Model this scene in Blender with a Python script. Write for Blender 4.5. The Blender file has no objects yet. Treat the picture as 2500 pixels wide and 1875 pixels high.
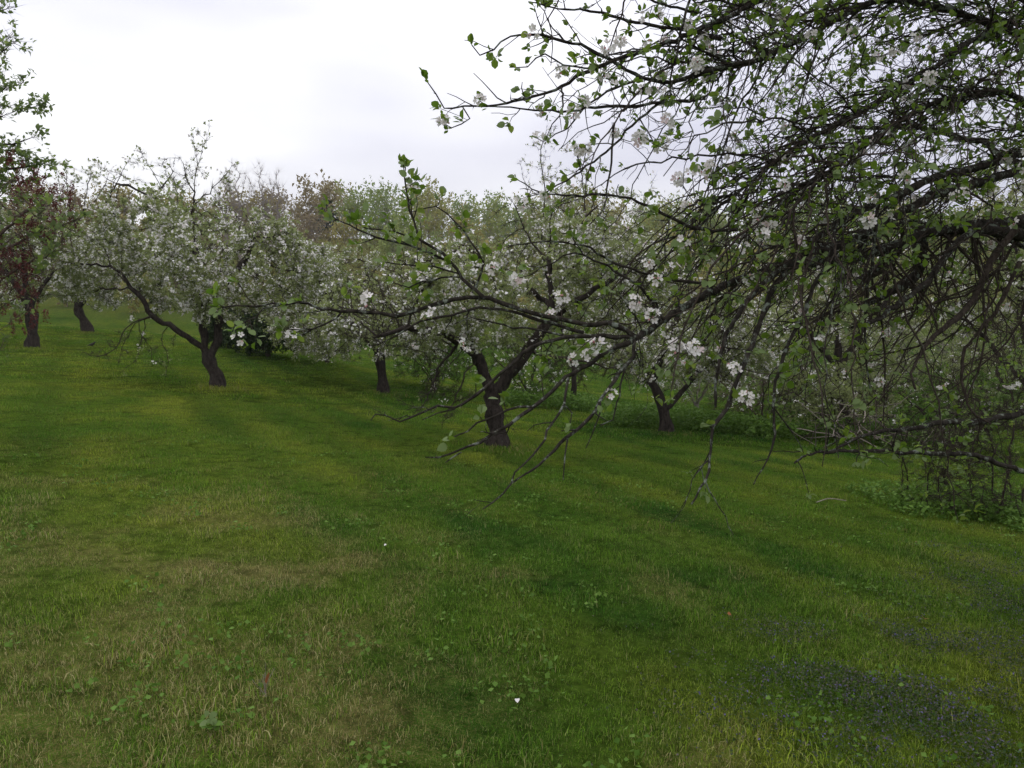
import bpy, math, random
import numpy as np
from mathutils import Matrix, Vector, Euler

rng = np.random.default_rng(7)
random.seed(7)
SC = bpy.context.scene
COL = SC.collection

# ------------------------------------------------------------------ camera, sky, sun, exposure
F_PX = 1888.0                      # focal length in photo pixels (2500 x 1875)
PITCH = math.radians(3.9)
CAM = np.array([0.0, 0.0, 1.6])
cam_d = bpy.data.cameras.new("camera")
cam_d.sensor_width = 36.0
cam_d.lens = F_PX / 2500.0 * 36.0
cam_d.clip_start = 0.05
cam_d.clip_end = 2000.0
cam = bpy.data.objects.new("camera", cam_d)
cam.location = CAM
cam.rotation_euler = (math.pi / 2 - PITCH, 0, 0)
COL.objects.link(cam)
SC.camera = cam

SUN_EL, SUN_AZ = math.radians(58), math.radians(-60)   # azimuth clockwise from +Y
world = bpy.data.worlds.new("World")
SC.world = world
world.use_nodes = True
wn, wl = world.node_tree.nodes, world.node_tree.links
wn.clear()
w_out = wn.new("ShaderNodeOutputWorld")
w_bg = wn.new("ShaderNodeBackground"); w_bg.inputs[1].default_value = 0.1
sky = wn.new("ShaderNodeTexSky"); sky.sky_type = 'NISHITA'; sky.sun_disc = False
sky.sun_elevation = SUN_EL; sky.sun_rotation = SUN_AZ
tc = wn.new("ShaderNodeTexCoord")
mp = wn.new("ShaderNodeMapping"); mp.inputs['Scale'].default_value = (1.0, 1.0, 3.2)
mp.inputs['Location'].default_value = (0.35, 0.1, 0.15)
nz = wn.new("ShaderNodeTexNoise"); nz.inputs['Scale'].default_value = 1.7; nz.inputs['Detail'].default_value = 3.5
nz.inputs['Roughness'].default_value = 0.45
rmp = wn.new("ShaderNodeValToRGB")
rmp.color_ramp.elements[0].position = 0.38; rmp.color_ramp.elements[0].color = (6.7, 6.7, 7.8, 1)
rmp.color_ramp.elements[1].position = 0.60; rmp.color_ramp.elements[1].color = (10.2, 10.2, 10.5, 1)
sep = wn.new("ShaderNodeSeparateXYZ")
mr = wn.new("ShaderNodeMapRange"); mr.inputs[1].default_value = 0.0; mr.inputs[2].default_value = 0.75
mr.inputs[3].default_value = 1.0; mr.inputs[4].default_value = 2.6
mul = wn.new("ShaderNodeVectorMath"); mul.operation = 'SCALE'
mix = wn.new("ShaderNodeMix"); mix.data_type = 'RGBA'; mix.inputs[0].default_value = 0.93
wl.new(tc.outputs['Generated'], mp.inputs[0]); wl.new(mp.outputs[0], nz.inputs['Vector'])
wl.new(nz.outputs[0], rmp.inputs[0]); wl.new(tc.outputs['Generated'], sep.inputs[0])
wl.new(sep.outputs[2], mr.inputs[0]); wl.new(rmp.outputs[0], mul.inputs[0]); wl.new(mr.outputs[0], mul.inputs['Scale'])
wl.new(sky.outputs[0], mix.inputs[6]); wl.new(mul.outputs[0], mix.inputs[7])
wl.new(mix.outputs[2], w_bg.inputs[0]); wl.new(w_bg.outputs[0], w_out.inputs[0])

sun_d = bpy.data.lights.new("sun", 'SUN'); sun_d.energy = 0.7; sun_d.angle = math.radians(25)
sun_d.color = (1.0, 0.96, 0.9)
sun = bpy.data.objects.new("sun", sun_d)
sd = Vector((math.sin(SUN_AZ) * math.cos(SUN_EL), math.cos(SUN_AZ) * math.cos(SUN_EL), math.sin(SUN_EL)))
sun.rotation_euler = sd.to_track_quat('Z', 'Y').to_euler()
sun.location = (0, 0, 20)
COL.objects.link(sun)
SC.view_settings.view_transform = 'Standard'; SC.view_settings.look = 'None'
SC.view_settings.exposure = -0.36; SC.view_settings.gamma = 1.0
SC.render.engine = 'CYCLES'
SC.cycles.max_bounces = 5; SC.cycles.diffuse_bounces = 3; SC.cycles.transmission_bounces = 3
SC.cycles.use_denoising = True

# ------------------------------------------------------------------ helpers
def unit(v):
    v = np.asarray(v, float)
    return v / np.maximum(np.linalg.norm(v, axis=-1, keepdims=True), 1e-9)

cp, sp = math.cos(PITCH), math.sin(PITCH)
def ray(px, py):
    cx, cy = (px - 1250.0) / F_PX, (937.5 - py) / F_PX
    return np.array([cx, cp + cy * sp, cy * cp - sp])
def P(px, py, d):
    """the point seen at photo pixel (px, py) that lies d metres ahead (world Y)"""
    r = ray(px, py)
    return CAM + r * (d / r[1])
def PL(pts, d0=None, d1=None):
    """polyline from (px,py[,d]) points; depth interpolated d0..d1 when not given"""
    n = len(pts); out = []
    for i, p in enumerate(pts):
        d = p[2] if len(p) > 2 else d0 + (d1 - d0) * i / max(1, n - 1)
        out.append(P(p[0], p[1], d))
    return np.array(out)

def _hash(ix, iy, seed):
    h = (ix.astype(np.int64) * 374761393 + iy.astype(np.int64) * 668265263 + seed * 974634777) & 0xFFFFFFFF
    h = ((h ^ (h >> 13)) * 1274126177) & 0xFFFFFFFF
    return ((h ^ (h >> 16)) & 0xFFFF) / 65535.0
def vnoise(x, y, seed=0):
    x, y = np.asarray(x, float), np.asarray(y, float)
    ix, iy = np.floor(x), np.floor(y); fx, fy = x - ix, y - iy
    fx, fy = fx * fx * (3 - 2 * fx), fy * fy * (3 - 2 * fy)
    a, b = _hash(ix, iy, seed), _hash(ix + 1, iy, seed)
    c, d = _hash(ix, iy + 1, seed), _hash(ix + 1, iy + 1, seed)
    return (a * (1 - fx) + b * fx) * (1 - fy) + (c * (1 - fx) + d * fx) * fy
def fbm(x, y, seed=0, oct=4):
    s, a, t = 0, 0.5, 0
    for o in range(oct):
        s = s + a * vnoise(np.asarray(x) * 2 ** o, np.asarray(y) * 2 ** o, seed + o * 17); t += a; a *= 0.55
    return s / t
def sstep(a, b, x):
    t = np.clip((np.asarray(x, float) - a) / (b - a), 0, 1)
    return t * t * (3 - 2 * t)

class MB:
    """collects geometry, then links it as ONE mesh object"""
    def __init__(s): s.v, s.f, s.t, s.m, s.n = [], [], [], [], 0
    def add(s, v, f, tint=0.5, mat=0):
        v = np.asarray(v, float).reshape(-1, 3); f = np.asarray(f, np.int64)
        s.v.append(v); s.f.append(f + s.n)
        s.t.append(np.broadcast_to(np.asarray(tint, float), (len(v),)))
        s.m.append(np.full(len(f), mat)); s.n += len(v)
    def mesh(s, name, mats, smooth=True):
        me = bpy.data.meshes.new(name)
        if not s.v: return me
        v = np.concatenate(s.v); t = np.concatenate(s.t)
        sizes = np.concatenate([np.full(len(f), f.shape[1]) for f in s.f])
        loops = np.concatenate([f.ravel() for f in s.f]); mi = np.concatenate(s.m)
        me.vertices.add(len(v)); me.vertices.foreach_set("co", v.ravel())
        me.loops.add(len(loops)); me.loops.foreach_set("vertex_index", loops.astype(np.int32))
        me.polygons.add(len(sizes))
        me.polygons.foreach_set("loop_start", np.concatenate([[0], np.cumsum(sizes)[:-1]]).astype(np.int32))
        me.polygons.foreach_set("loop_total", sizes.astype(np.int32))
        me.polygons.foreach_set("material_index", mi.astype(np.int32))
        me.polygons.foreach_set("use_smooth", np.full(len(sizes), smooth))
        at = me.attributes.new("tint", 'FLOAT', 'POINT'); at.data.foreach_set("value", t.astype(np.float32))
        for m in (mats if isinstance(mats, (list, tuple)) else [mats]): me.materials.append(m)
        me.update(calc_edges=True)
        return me
    def build(s, name, mats, parent=None, smooth=True, kind=None, label=None):
        o = bpy.data.objects.new(name, s.mesh(name, mats, smooth)); COL.objects.link(o)
        adopt(o, parent)
        if kind: o["kind"] = kind
        if label: o["label"] = label
        return o

def adopt(o, parent):
    if parent is None: return
    o.parent = parent
    loc = Vector((0, 0, 0)); p = parent
    while p is not None:
        if p.type == 'EMPTY': loc = loc + p.location
        p = p.parent
    if parent.type == 'EMPTY': o.matrix_parent_inverse = Matrix.Translation(-loc)
def thing(name, label, cat, loc, group=None):
    o = bpy.data.objects.new(name, None); o.empty_display_size = 0.2; COL.objects.link(o)
    o.location = tuple(float(c) for c in loc); tag(o, label, cat, group)
    return o
def tag(o, label, cat, group=None):
    o["label"] = label; o["category"] = cat
    if group: o["group"] = group
    return o

def tube(mb, pts, rad, sides=6, tint=0.5, mat=0, rough=0.0, cap=True):
    pts = np.asarray(pts, float); n = len(pts)
    rad = np.broadcast_to(np.asarray(rad, float), (n,))
    t = np.empty_like(pts); t[1:-1] = pts[2:] - pts[:-2]; t[0] = pts[1] - pts[0]; t[-1] = pts[-1] - pts[-2]
    t = unit(t); ref = np.eye(3)[np.argmin(np.abs(t).mean(0))]
    u = unit(np.cross(t, ref)); w = np.cross(t, u)
    a = np.arange(sides) * 2 * math.pi / sides
    rr = rad[:, None] * (1 + (rough * (rng.random((n, sides)) - 0.5) if rough else 0))
    if np.isscalar(rr) or rr.shape[1] == 1: rr = np.repeat(np.reshape(rr, (n, 1)), sides, 1)
    v = pts[:, None, :] + rr[:, :, None] * (np.cos(a)[None, :, None] * u[:, None, :] + np.sin(a)[None, :, None] * w[:, None, :])
    i = np.arange(n - 1)[:, None] * sides; j = np.arange(sides)[None, :]; k = (j + 1) % sides
    f = np.stack([i + j, i + k, i + sides + k, i + sides + j], -1).reshape(-1, 4)
    mb.add(v.reshape(-1, 3), f, tint, mat)
    if cap and rad[-1] > 0.004:
        b = mb.n - sides
        mb.v.append(pts[-1:] + t[-1:] * rad[-1] * 0.5); mb.t.append(np.array([0.5])); mb.n += 1
        mb.f.append(np.stack([b + np.arange(sides), b + (np.arange(sides) + 1) % sides, np.full(sides, mb.n - 1)], -1))
        mb.m.append(np.full(sides, mat))

def smooth_line(pts, step, wob=0.0):
    """Catmull-Rom resample with a little wander"""
    pts = np.asarray(pts, float)
    if len(pts) < 3:
        q = np.vstack([pts[0], pts.mean(0), pts[-1]]); pts = q
    e = np.vstack([2 * pts[0] - pts[1], pts, 2 * pts[-1] - pts[-2]]); out = []
    for i in range(1, len(e) - 2):
        n = max(1, int(np.linalg.norm(e[i + 1] - e[i]) / step))
        s = (np.arange(n) / n)[:, None]
        out.append(0.5 * (2 * e[i] + (e[i + 1] - e[i - 1]) * s + (2 * e[i - 1] - 5 * e[i] + 4 * e[i + 1] - e[i + 2]) * s ** 2
                          + (-e[i - 1] + 3 * e[i] - 3 * e[i + 1] + e[i + 2]) * s ** 3))
    out = np.vstack(out + [pts[-1:]])
    if wob and len(out) > 2: out[1:-1] += rng.normal(0, wob, (len(out) - 2, 3))
    return out

def stamp(mb, tv, tf, pos, side, dirv, nor, size, tint, mat=0):
    """many copies of a template (x side, y along, z normal) joined in one mesh"""
    N = len(pos)
    if N == 0: return
    tv = np.asarray(tv, float); tf = np.asarray(tf); size = np.broadcast_to(np.asarray(size, float), (N,))
    v = pos[:, None, :] + size[:, None, None] * (tv[None, :, 0:1] * side[:, None, :] + tv[None, :, 1:2] * dirv[:, None, :] + tv[None, :, 2:3] * nor[:, None, :])
    f = (tf[None] + (np.arange(N) * len(tv))[:, None, None]).reshape(-1, tf.shape[1])
    mb.add(v.reshape(-1, 3), f, np.repeat(np.broadcast_to(tint, (N,)), len(tv)), mat)
def frame(dirv, up=None):
    dirv = unit(dirv); N = len(dirv)
    if up is None: up = rng.normal(0, 1, (N, 3)) * 0.7 + np.array([0, 0, 1.0])
    side = unit(np.cross(dirv, up)); nor = np.cross(side, dirv)
    return side, dirv, nor

# leaf / petal templates
DIAMOND = (np.array([[0, 0, 0], [.3, .5, .09], [0, 1, -.05], [-.3, .5, .09]]), np.array([[0, 1, 2], [0, 2, 3]]))
def leaf_template(curl=0.25, fold=0.12, w=0.3):
    ys = np.array([0.26, .42, .63, .85, 1.0]); ws = np.array([0, .78, 1.0, .72, 0]) * w
    z = lambda y: -curl * y * y + 0.12 * y
    mid = [[0, y, z(y)] for y in ys]
    L = [[-ws[i], ys[i] - .03, z(ys[i]) + fold * ws[i] * 2.2] for i in (1, 2, 3)]
    R = [[ws[i], ys[i] - .03, z(ys[i]) + fold * ws[i] * 2.2] for i in (1, 2, 3)]
    v = np.array(mid + L + R + [[-.018, 0, 0], [.018, 0, 0], [0, .24, .02]])
    f = []
    for s, o in ((5, 0), (8, 1)):
        tr = [[0, 1, s], [1, s + 1, s], [1, 2, s + 1], [2, s + 2, s + 1], [2, 3, s + 2], [3, 4, s + 2]]
        f += [t if o else t[::-1] for t in tr]
    f.append([11, 12, 13])
    return v, np.array(f)
def leaf6(curl, fold, w):
    z = lambda y: -curl * y * y + .12 * y
    v = np.array([[0, .1, 0], [0, .58, z(.58)], [0, 1, z(1)], [-w * .9, .45, z(.45) + fold * w * 2], [-w * .8, .78, z(.78) + fold * w * 2], [w * .9, .45, z(.45) + fold * w * 2], [w * .8, .78, z(.78) + fold * w * 2]])
    return v, np.array([[0, 3, 1], [1, 3, 4], [1, 4, 2], [0, 1, 5], [1, 6, 5], [1, 2, 6]])
def flower_template(cup=0.35, seed=0):
    r = np.random.default_rng(seed); v, f = [], []
    for k in range(5):
        a = k * 2 * math.pi / 5 + r.normal(0, .08); c, s = math.cos(a), math.sin(a); l = r.uniform(.9, 1.08); b = len(v); cu = cup * r.uniform(.6, 1.4)
        pts = [(0.06, 0, 0), (.36, .27, .04), (.72, .36, .1), (1.0, .2, .02), (1.0, -.2, .02), (.72, -.36, .1), (.36, -.27, .04), (.6, 0, -.06)]
        for (x, y, z) in pts:
            x *= l; zz = z + cu * x * x; v.append([x * c - y * s, x * s + y * c, zz])
        for i in range(7): f.append([b + 7, b + i, b + (i + 1) % 7])
    nb = len(v)
    return np.array(v), np.array(f), nb
STAR = (np.array([[math.cos(k * 1.2566) * (1.0 if k % 2 else .85), math.sin(k * 1.2566) * (1.0 if k % 2 else .85), .25 * (k % 2)] for k in range(5)]), np.array([[0, 1, 2], [0, 2, 3], [0, 3, 4]]))
SPIKE = (np.array([[.5, 0, 0], [-.25, 0, .43], [-.25, 0, -.43], [0, 1, 0]]), np.array([[0, 1, 3], [1, 2, 3], [2, 0, 3]]))
def spikes(mb, pos, dirv, length, rad, tint=0.5, mat=0):
    """many thin tapering twigs (needle pyramids)"""
    s, d, n = frame(dirv); N = len(pos); tv, tf = SPIKE
    length = np.broadcast_to(length, (N,)); rad = np.broadcast_to(rad, (N,))
    v = pos[:, None, :] + (rad * 2)[:, None, None] * (tv[None, :, 0:1] * s[:, None] + tv[None, :, 2:3] * n[:, None]) + length[:, None, None] * tv[None, :, 1:2] * d[:, None]
    mb.add(v.reshape(-1, 3), (tf[None] + (np.arange(N) * 4)[:, None, None]).reshape(-1, 3), np.repeat(np.broadcast_to(tint, (N,)), 4), mat)

# ------------------------------------------------------------------ materials
def mat_base(name):
    m = bpy.data.materials.new(name); m.use_nodes = True
    n, l = m.node_tree.nodes, m.node_tree.links; n.clear()
    return m, n, l, n.new("ShaderNodeOutputMaterial")
def ramp(n, l, fac, stops):
    r = n.new("ShaderNodeValToRGB"); e = r.color_ramp.elements
    while len(e) < len(stops): e.new(0.5)
    for i, (p, c) in enumerate(stops): e[i].position = p; e[i].color = (*c, 1)
    if fac is not None: l.new(fac, r.inputs[0])
    return r.outputs[0]
def noise(n, l, scale, detail=3, rough=0.55, vec=None):
    t = n.new("ShaderNodeTexNoise"); t.inputs['Scale'].default_value = scale; t.inputs['Detail'].default_value = detail; t.inputs['Roughness'].default_value = rough
    if vec is None:
        g = n.new("ShaderNodeNewGeometry"); vec = g.outputs['Position']
    l.new(vec, t.inputs['Vector'])
    return t.outputs[0]
def mixc(n, l, fac, a, b, blend='MIX'):
    m = n.new("ShaderNodeMix"); m.data_type = 'RGBA'; m.blend_type = blend
    for s, x in ((0, fac), (6, a), (7, b)):
        if isinstance(x, bpy.types.NodeSocket): l.new(x, m.inputs[s])
        elif isinstance(x, tuple): m.inputs[s].default_value = (*x, 1)
        else: m.inputs[s].default_value = x
    return m.outputs[2]
def attr(n, name, typ='GEOMETRY'):
    a = n.new("ShaderNodeAttribute"); a.attribute_name = name; a.attribute_type = typ
    return a.outputs['Fac']
def leaf_mat(name, stops, under=None, trans=0.35, rough=0.55, spec=0.08):
    """stops: colour over the per-leaf tint; under: paler lower face"""
    m, n, l, out = mat_base(name)
    c = ramp(n, l, attr(n, "tint"), stops)
    nz_ = noise(n, l, 60, 2); c = mixc(n, l, 0.25, c, ramp(n, l, nz_, [(0.3, (.5, .5, .5)), (0.7, (1, 1, 1))]), 'MULTIPLY')
    if under:
        g = n.new("ShaderNodeNewGeometry"); c = mixc(n, l, g.outputs['Backfacing'], c, under)
    b = n.new("ShaderNodeBsdfPrincipled"); l.new(c, b.inputs['Base Color']); b.inputs['Roughness'].default_value = rough
    b.inputs['Specular IOR Level'].default_value = spec
    t = n.new("ShaderNodeBsdfTranslucent"); l.new(c, t.inputs[0])
    x = n.new("ShaderNodeMixShader"); x.inputs[0].default_value = trans
    l.new(b.outputs[0], x.inputs[1]); l.new(t.outputs[0], x.inputs[2]); l.new(x.outputs[0], out.inputs[0])
    return m
def bark_mat(name, dark, light, lichen=None, lich_amt=0.6, scale=1.0):
    m, n, l, out = mat_base(name)
    g = n.new("ShaderNodeNewGeometry"); mp_ = n.new("ShaderNodeMapping"); mp_.inputs['Scale'].default_value = (1, 1, .35)
    l.new(g.outputs['Position'], mp_.inputs[0])
    n1 = noise(n, l, 45 * scale, 5, 0.65, mp_.outputs[0])
    c = ramp(n, l, n1, [(0.32, dark), (0.68, light)])
    if lichen:
        n2 = noise(n, l, 22 * scale, 4, 0.7)
        f = ramp(n, l, n2, [(lich_amt, (0, 0, 0)), (lich_amt + .07, (1, 1, 1))])
        c = mixc(n, l, f, c, lichen)
    b = n.new("ShaderNodeBsdfPrincipled"); l.new(c, b.inputs['Base Color']); b.inputs['Roughness'].default_value = 0.9
    b.inputs['Specular IOR Level'].default_value = 0.06
    bp = n.new("ShaderNodeBump"); bp.inputs['Strength'].default_value = 0.7; bp.inputs['Distance'].default_value = 0.012
    l.new(n1, bp.inputs['Height']); l.new(bp.outputs[0], b.inputs['Normal'])
    l.new(b.outputs[0], out.inputs[0])
    return m
M_BARK = bark_mat("bark_lichen", (.010, .008, .0065), (.050, .043, .035), (.16, .18, .145), 0.545)
M_TWIG = bark_mat("twig_bark", (.022, .016, .013), (.075, .060, .048), (.15, .16, .13), 0.66, 1.5)
M_BARK2 = bark_mat("bark_rough", (.010, .008, .007), (.062, .050, .042), (.10, .105, .085), 0.64, 0.6)
M_TWIG2 = bark_mat("twig_far", (.03, .025, .018), (.07, .06, .045))
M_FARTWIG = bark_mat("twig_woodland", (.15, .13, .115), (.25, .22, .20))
M_DEAD = bark_mat("dead_wood", (.14, .12, .095), (.34, .30, .25))
M_REDTWIG = bark_mat("bush_twig", (.05, .035, .03), (.16, .12, .10))
M_LEAF = leaf_mat("apple_leaf", [(0, (.085, .165, .016)), (.5, (.165, .265, .030)), (1, (.26, .345, .065))], (.19, .26, .10), .46, .5)
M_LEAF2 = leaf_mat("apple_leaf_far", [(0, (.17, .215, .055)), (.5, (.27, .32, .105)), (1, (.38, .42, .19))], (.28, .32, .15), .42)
M_PETAL = leaf_mat("petal", [(0, (.80, .62, .62)), (.35, (.84, .78, .76)), (1, (.86, .85, .82))], None, .3, .6, .1)
M_STAMEN = leaf_mat("stamen", [(0, (.5, .42, .16)), (1, (.6, .5, .2))], None, .1)
M_BUD = leaf_mat("bud", [(0, (.62, .20, .24)), (1, (.74, .42, .42))], None, .1)
M_MAPLE = leaf_mat("maple_leaf", [(0, (.15, .23, .04)), (1, (.30, .39, .10))], (.17, .23, .09), .45)
M_EVER = leaf_mat("dark_shrub_leaf", [(0, (.015, .03, .012)), (1, (.045, .075, .022))], None, .15)
M_UNDER = leaf_mat("undergrowth_leaf", [(0, (.07, .15, .018)), (1, (.16, .27, .05))], None, .35)
M_SEED = leaf_mat("seed_head", [(0, (.085, .026, .026)), (1, (.19, .068, .06))], None, .1)
M_WOODS = leaf_mat("woodland_leaf", [(0, (.20, .155, .105)), (.3, (.255, .215, .09)), (.5, (.30, .265, .08)), (.7, (.23, .29, .08)), (.9, (.19, .27, .08)), (1, (.05, .07, .045))], None, .3)
M_IVY = leaf_mat("ground_ivy_leaf", [(0, (.025, .055, .014)), (.6, (.05, .08, .028)), (1, (.11, .095, .085))], None, .2)
M_VIOLET = leaf_mat("violet_flower", [(0, (.10, .09, .19)), (1, (.18, .16, .28))], None, .3)

def grass_colour(n, l, dry, hue, rnd):
    pos = n.new("ShaderNodeNewGeometry").outputs['Position']
    big = noise(n, l, 0.9, 3, .6, pos)
    g1 = mixc(n, l, hue, (.034, .120, .013), (.25, .32, .036))
    g2 = mixc(n, l, ramp(n, l, big, [(.35, (0, 0, 0)), (.65, (1, 1, 1))]), g1, (.105, .215, .02))
    g3 = mixc(n, l, ramp(n, l, rnd, [(0, (.55, .55, .55)), (1, (1.25, 1.25, 1.2))]), (0, 0, 0), g2) if False else mixc(n, l, 1.0, g2, ramp(n, l, rnd, [(0, (.25, .28, .3)), (.55, (.9, .9, .9)), (1, (1.9, 1.7, 1.45))]), 'MULTIPLY')
    straw = ramp(n, l, rnd, [(0, (.11, .095, .03)), (.5, (.29, .255, .085)), (1, (.46, .41, .20))])
    mt = n.new("ShaderNodeMath"); mt.operation = 'SUBTRACT'; l.new(dry, mt.inputs[0])
    fr = n.new("ShaderNodeMath"); fr.operation = 'FRACT'; ml = n.new("ShaderNodeMath"); ml.operation = 'MULTIPLY'; ml.inputs[1].default_value = 7.31
    l.new(rnd, ml.inputs[0]); l.new(ml.outputs[0], fr.inputs[0]); l.new(fr.outputs[0], mt.inputs[1])
    sm = n.new("ShaderNodeMapRange"); sm.inputs[1].default_value = -.12; sm.inputs[2].default_value = .12; l.new(mt.outputs[0], sm.inputs[0])
    return mixc(n, l, sm.outputs[0], g3, straw)
def grass_mat():
    m, n, l, out = mat_base("grass_blade")
    c = grass_colour(n, l, attr(n, "dry", 'INSTANCER'), attr(n, "hue", 'INSTANCER'), attr(n, "tint"))
    b = n.new("ShaderNodeBsdfPrincipled"); l.new(c, b.inputs['Base Color']); b.inputs['Roughness'].default_value = .6; b.inputs['Specular IOR Level'].default_value = .04
    t = n.new("ShaderNodeBsdfTranslucent"); l.new(c, t.inputs[0])
    x = n.new("ShaderNodeMixShader"); x.inputs[0].default_value = .3
    l.new(b.outputs[0], x.inputs[1]); l.new(t.outputs[0], x.inputs[2]); l.new(x.outputs[0], out.inputs[0])
    return m
M_GRASS = grass_mat()
def lawn_mat():
    m, n, l, out = mat_base("lawn_turf")
    pos = n.new("ShaderNodeNewGeometry").outputs['Position']
    fine = noise(n, l, 38, 4, .7, pos)
    c = grass_colour(n, l, attr(n, "dry"), attr(n, "hue"), fine)
    c = mixc(n, l, 1.0, c, ramp(n, l, noise(n, l, 9, 4, .7, pos), [(.3, (.13, .14, .13)), (.7, (.5, .5, .5))]), 'MULTIPLY')
    b = n.new("ShaderNodeBsdfPrincipled"); l.new(c, b.inputs['Base Color']); b.inputs['Roughness'].default_value = .95; b.inputs['Specular IOR Level'].default_value = .0
    bp = n.new("ShaderNodeBump"); bp.inputs['Strength'].default_value = .6; bp.inputs['Distance'].default_value = .03; l.new(fine, bp.inputs['Height']); l.new(bp.outputs[0], b.inputs['Normal'])
    l.new(b.outputs[0], out.inputs[0])
    return m
M_LAWN = lawn_mat()

# ------------------------------------------------------------------ ground
anchors = [(530, 948, 14.5), (1220, 1092, 10.7), (78, 852, 19), (208, 812, 25), (935, 962, 19), (1625, 1057, 14.7), (640, 868, 21.5), (2300, 1250, 8.2), (2000, 1075, 15), (1350, 1000, 19)]
A = [P(*a) for a in anchors] + [np.array(p, float) for p in ((0, 0, 0), (0, 4, .0), (-3, 3, .26), (3, 3, -.24), (-8, 8, .75), (-14, 16, 1.35), (-4, 8, .36), (8, 15, -.55), (0, 30, -.35), (-14, 30, 1.7), (16, 30, -.9), (-6, -5, .4), (6, -5, -.5))]
A = np.array(A)
def _U(r2): return np.where(r2 > 1e-9, r2 * np.log(np.maximum(r2, 1e-9)), 0)
_n = len(A); _K = _U(((A[:, None, :2] - A[None, :, :2]) ** 2).sum(-1)) + np.eye(_n) * 1.5
_M = np.zeros((_n + 3, _n + 3)); _M[:_n, :_n] = _K; _M[:_n, _n] = 1; _M[:_n, _n + 1:] = A[:, :2]; _M[_n, :_n] = 1; _M[_n + 1:, :_n] = A[:, :2].T
_w = np.linalg.solve(_M, np.concatenate([A[:, 2], np.zeros(3)]))
def H(x, y):
    x, y = np.asarray(x, float), np.asarray(y, float)
    xc, yc = np.clip(x, -22, 22), np.clip(y, -8, 34)
    near = _w[_n] + _w[_n + 1] * xc + _w[_n + 2] * yc
    for i in range(_n): near = near + _w[i] * _U((xc - A[i, 0]) ** 2 + (yc - A[i, 1]) ** 2)
    far = 0.2 - 0.03 * np.clip(x, -60, 60) + 14.5 * sstep(42, 125, y + 0.15 * np.abs(x)) + 1.5 * (fbm(x * .03, y * .03, 5) - .5)
    w = sstep(26, 46, np.sqrt((x * .7) ** 2 + y ** 2))
    return near * (1 - w) + far * w + 0.05 * (fbm(x * .5, y * .5, 3) - .5)
def ground_at(px, py):
    r = ray(px, py); t = 1.0
    for _ in range(400):
        q = CAM + r * t
        h = q[2] - float(H(q[0], q[1]))
        if h < 0.004: break
        t += max(h * 0.4, 0.003)
    return CAM + r * t
def on_ground(p, dz=0.0): return np.array([p[0], p[1], float(H(p[0], p[1])) + dz])

def DRY(x, y):
    """how straw-coloured the turf is, 0..1"""
    b = fbm(x * .8 + 3, y * .55 + 9, 21, 4)
    s = fbm(x * 3.1, y * 2.4, 40, 3)
    left = sstep(0.4, -1.4, x) * sstep(9, 4, y)
    far = sstep(5, 9, y)
    f = fbm(x * 9, y * 7, 55, 3)
    d = 0.06 + 0.18 * sstep(.54, .74, b) * (1 - .6 * far) * sstep(.35, .7, s) * (.5 + f) + .33 * left * sstep(.40, .68, s) * (.35 + 1.3 * f) + .06 * left
    d = d + .25 * sstep(.64, .76, fbm(x * 1.7 + 50, y * 1.4, 77, 3)) * sstep(9, 4, y)
    d = np.where(y > 45, np.maximum(d, .75 * sstep(48, 70, y)), d)
    return np.clip(d, 0, .95)
_tr = np.array([ground_at(*q)[:2] for q in ((400, 1700), (400, 1450), (385, 1300), (380, 1150), (335, 1010), (262, 910), (200, 872))])
_lush = [(ground_at(*q)[:2], r) for q, r in (((1350, 1400), .9), ((1500, 1250), 1.0), ((880, 1250), .7), ((700, 1420), .35), ((1000, 1600), .6), ((1250, 1800), .5))]
def HUE(x, y):
    band = np.sin((x + .57 * y + .25 * fbm(x * .4, y * .4, 12)) * 5.2)
    xt = np.interp(y, _tr[:, 1], _tr[:, 0]); track = np.exp(-((x - xt) / (.22 + .045 * y)) ** 2) * sstep(2, 4, y) * sstep(22, 14, y)
    h = 1.6 * (fbm(x * .45, y * .35, 61, 3) - .5) + .46 + .28 * band * sstep(3, 6, y) + .2 * sstep(0, -4, x + .2 * y) - .25 * sstep(.3, 2.5, x) + .6 * track
    for c_, r_ in _lush: h = h - .5 * np.exp(-((x - c_[0]) ** 2 + ((y - c_[1]) * .8) ** 2) / r_ ** 2)
    return np.clip(h, 0, 1)

u = np.linspace(-1, 1, 181); gx = np.sinh(u * 5.2) / math.sinh(5.2) * 170
u = np.linspace(-.55, 1, 201); gy = 4.5 + np.sinh(u * 5.4) / math.sinh(5.4) * 300
GX, GY = np.meshgrid(gx, gy)
mb = MB(); ny, nx = GX.shape
idx = np.arange(ny * nx).reshape(ny, nx)
mb.add(np.stack([GX, GY, H(GX, GY)], -1), np.stack([idx[:-1, :-1], idx[:-1, 1:], idx[1:, 1:], idx[1:, :-1]], -1).reshape(-1, 4))
ground = mb.build("ground", M_LAWN); ground["kind"] = "structure"
for nm, fn in (("dry", DRY), ("hue", HUE)):
    at = ground.data.attributes.new(nm, 'FLOAT', 'POINT'); at.data.foreach_set("value", fn(GX, GY).ravel().astype(np.float32))

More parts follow.
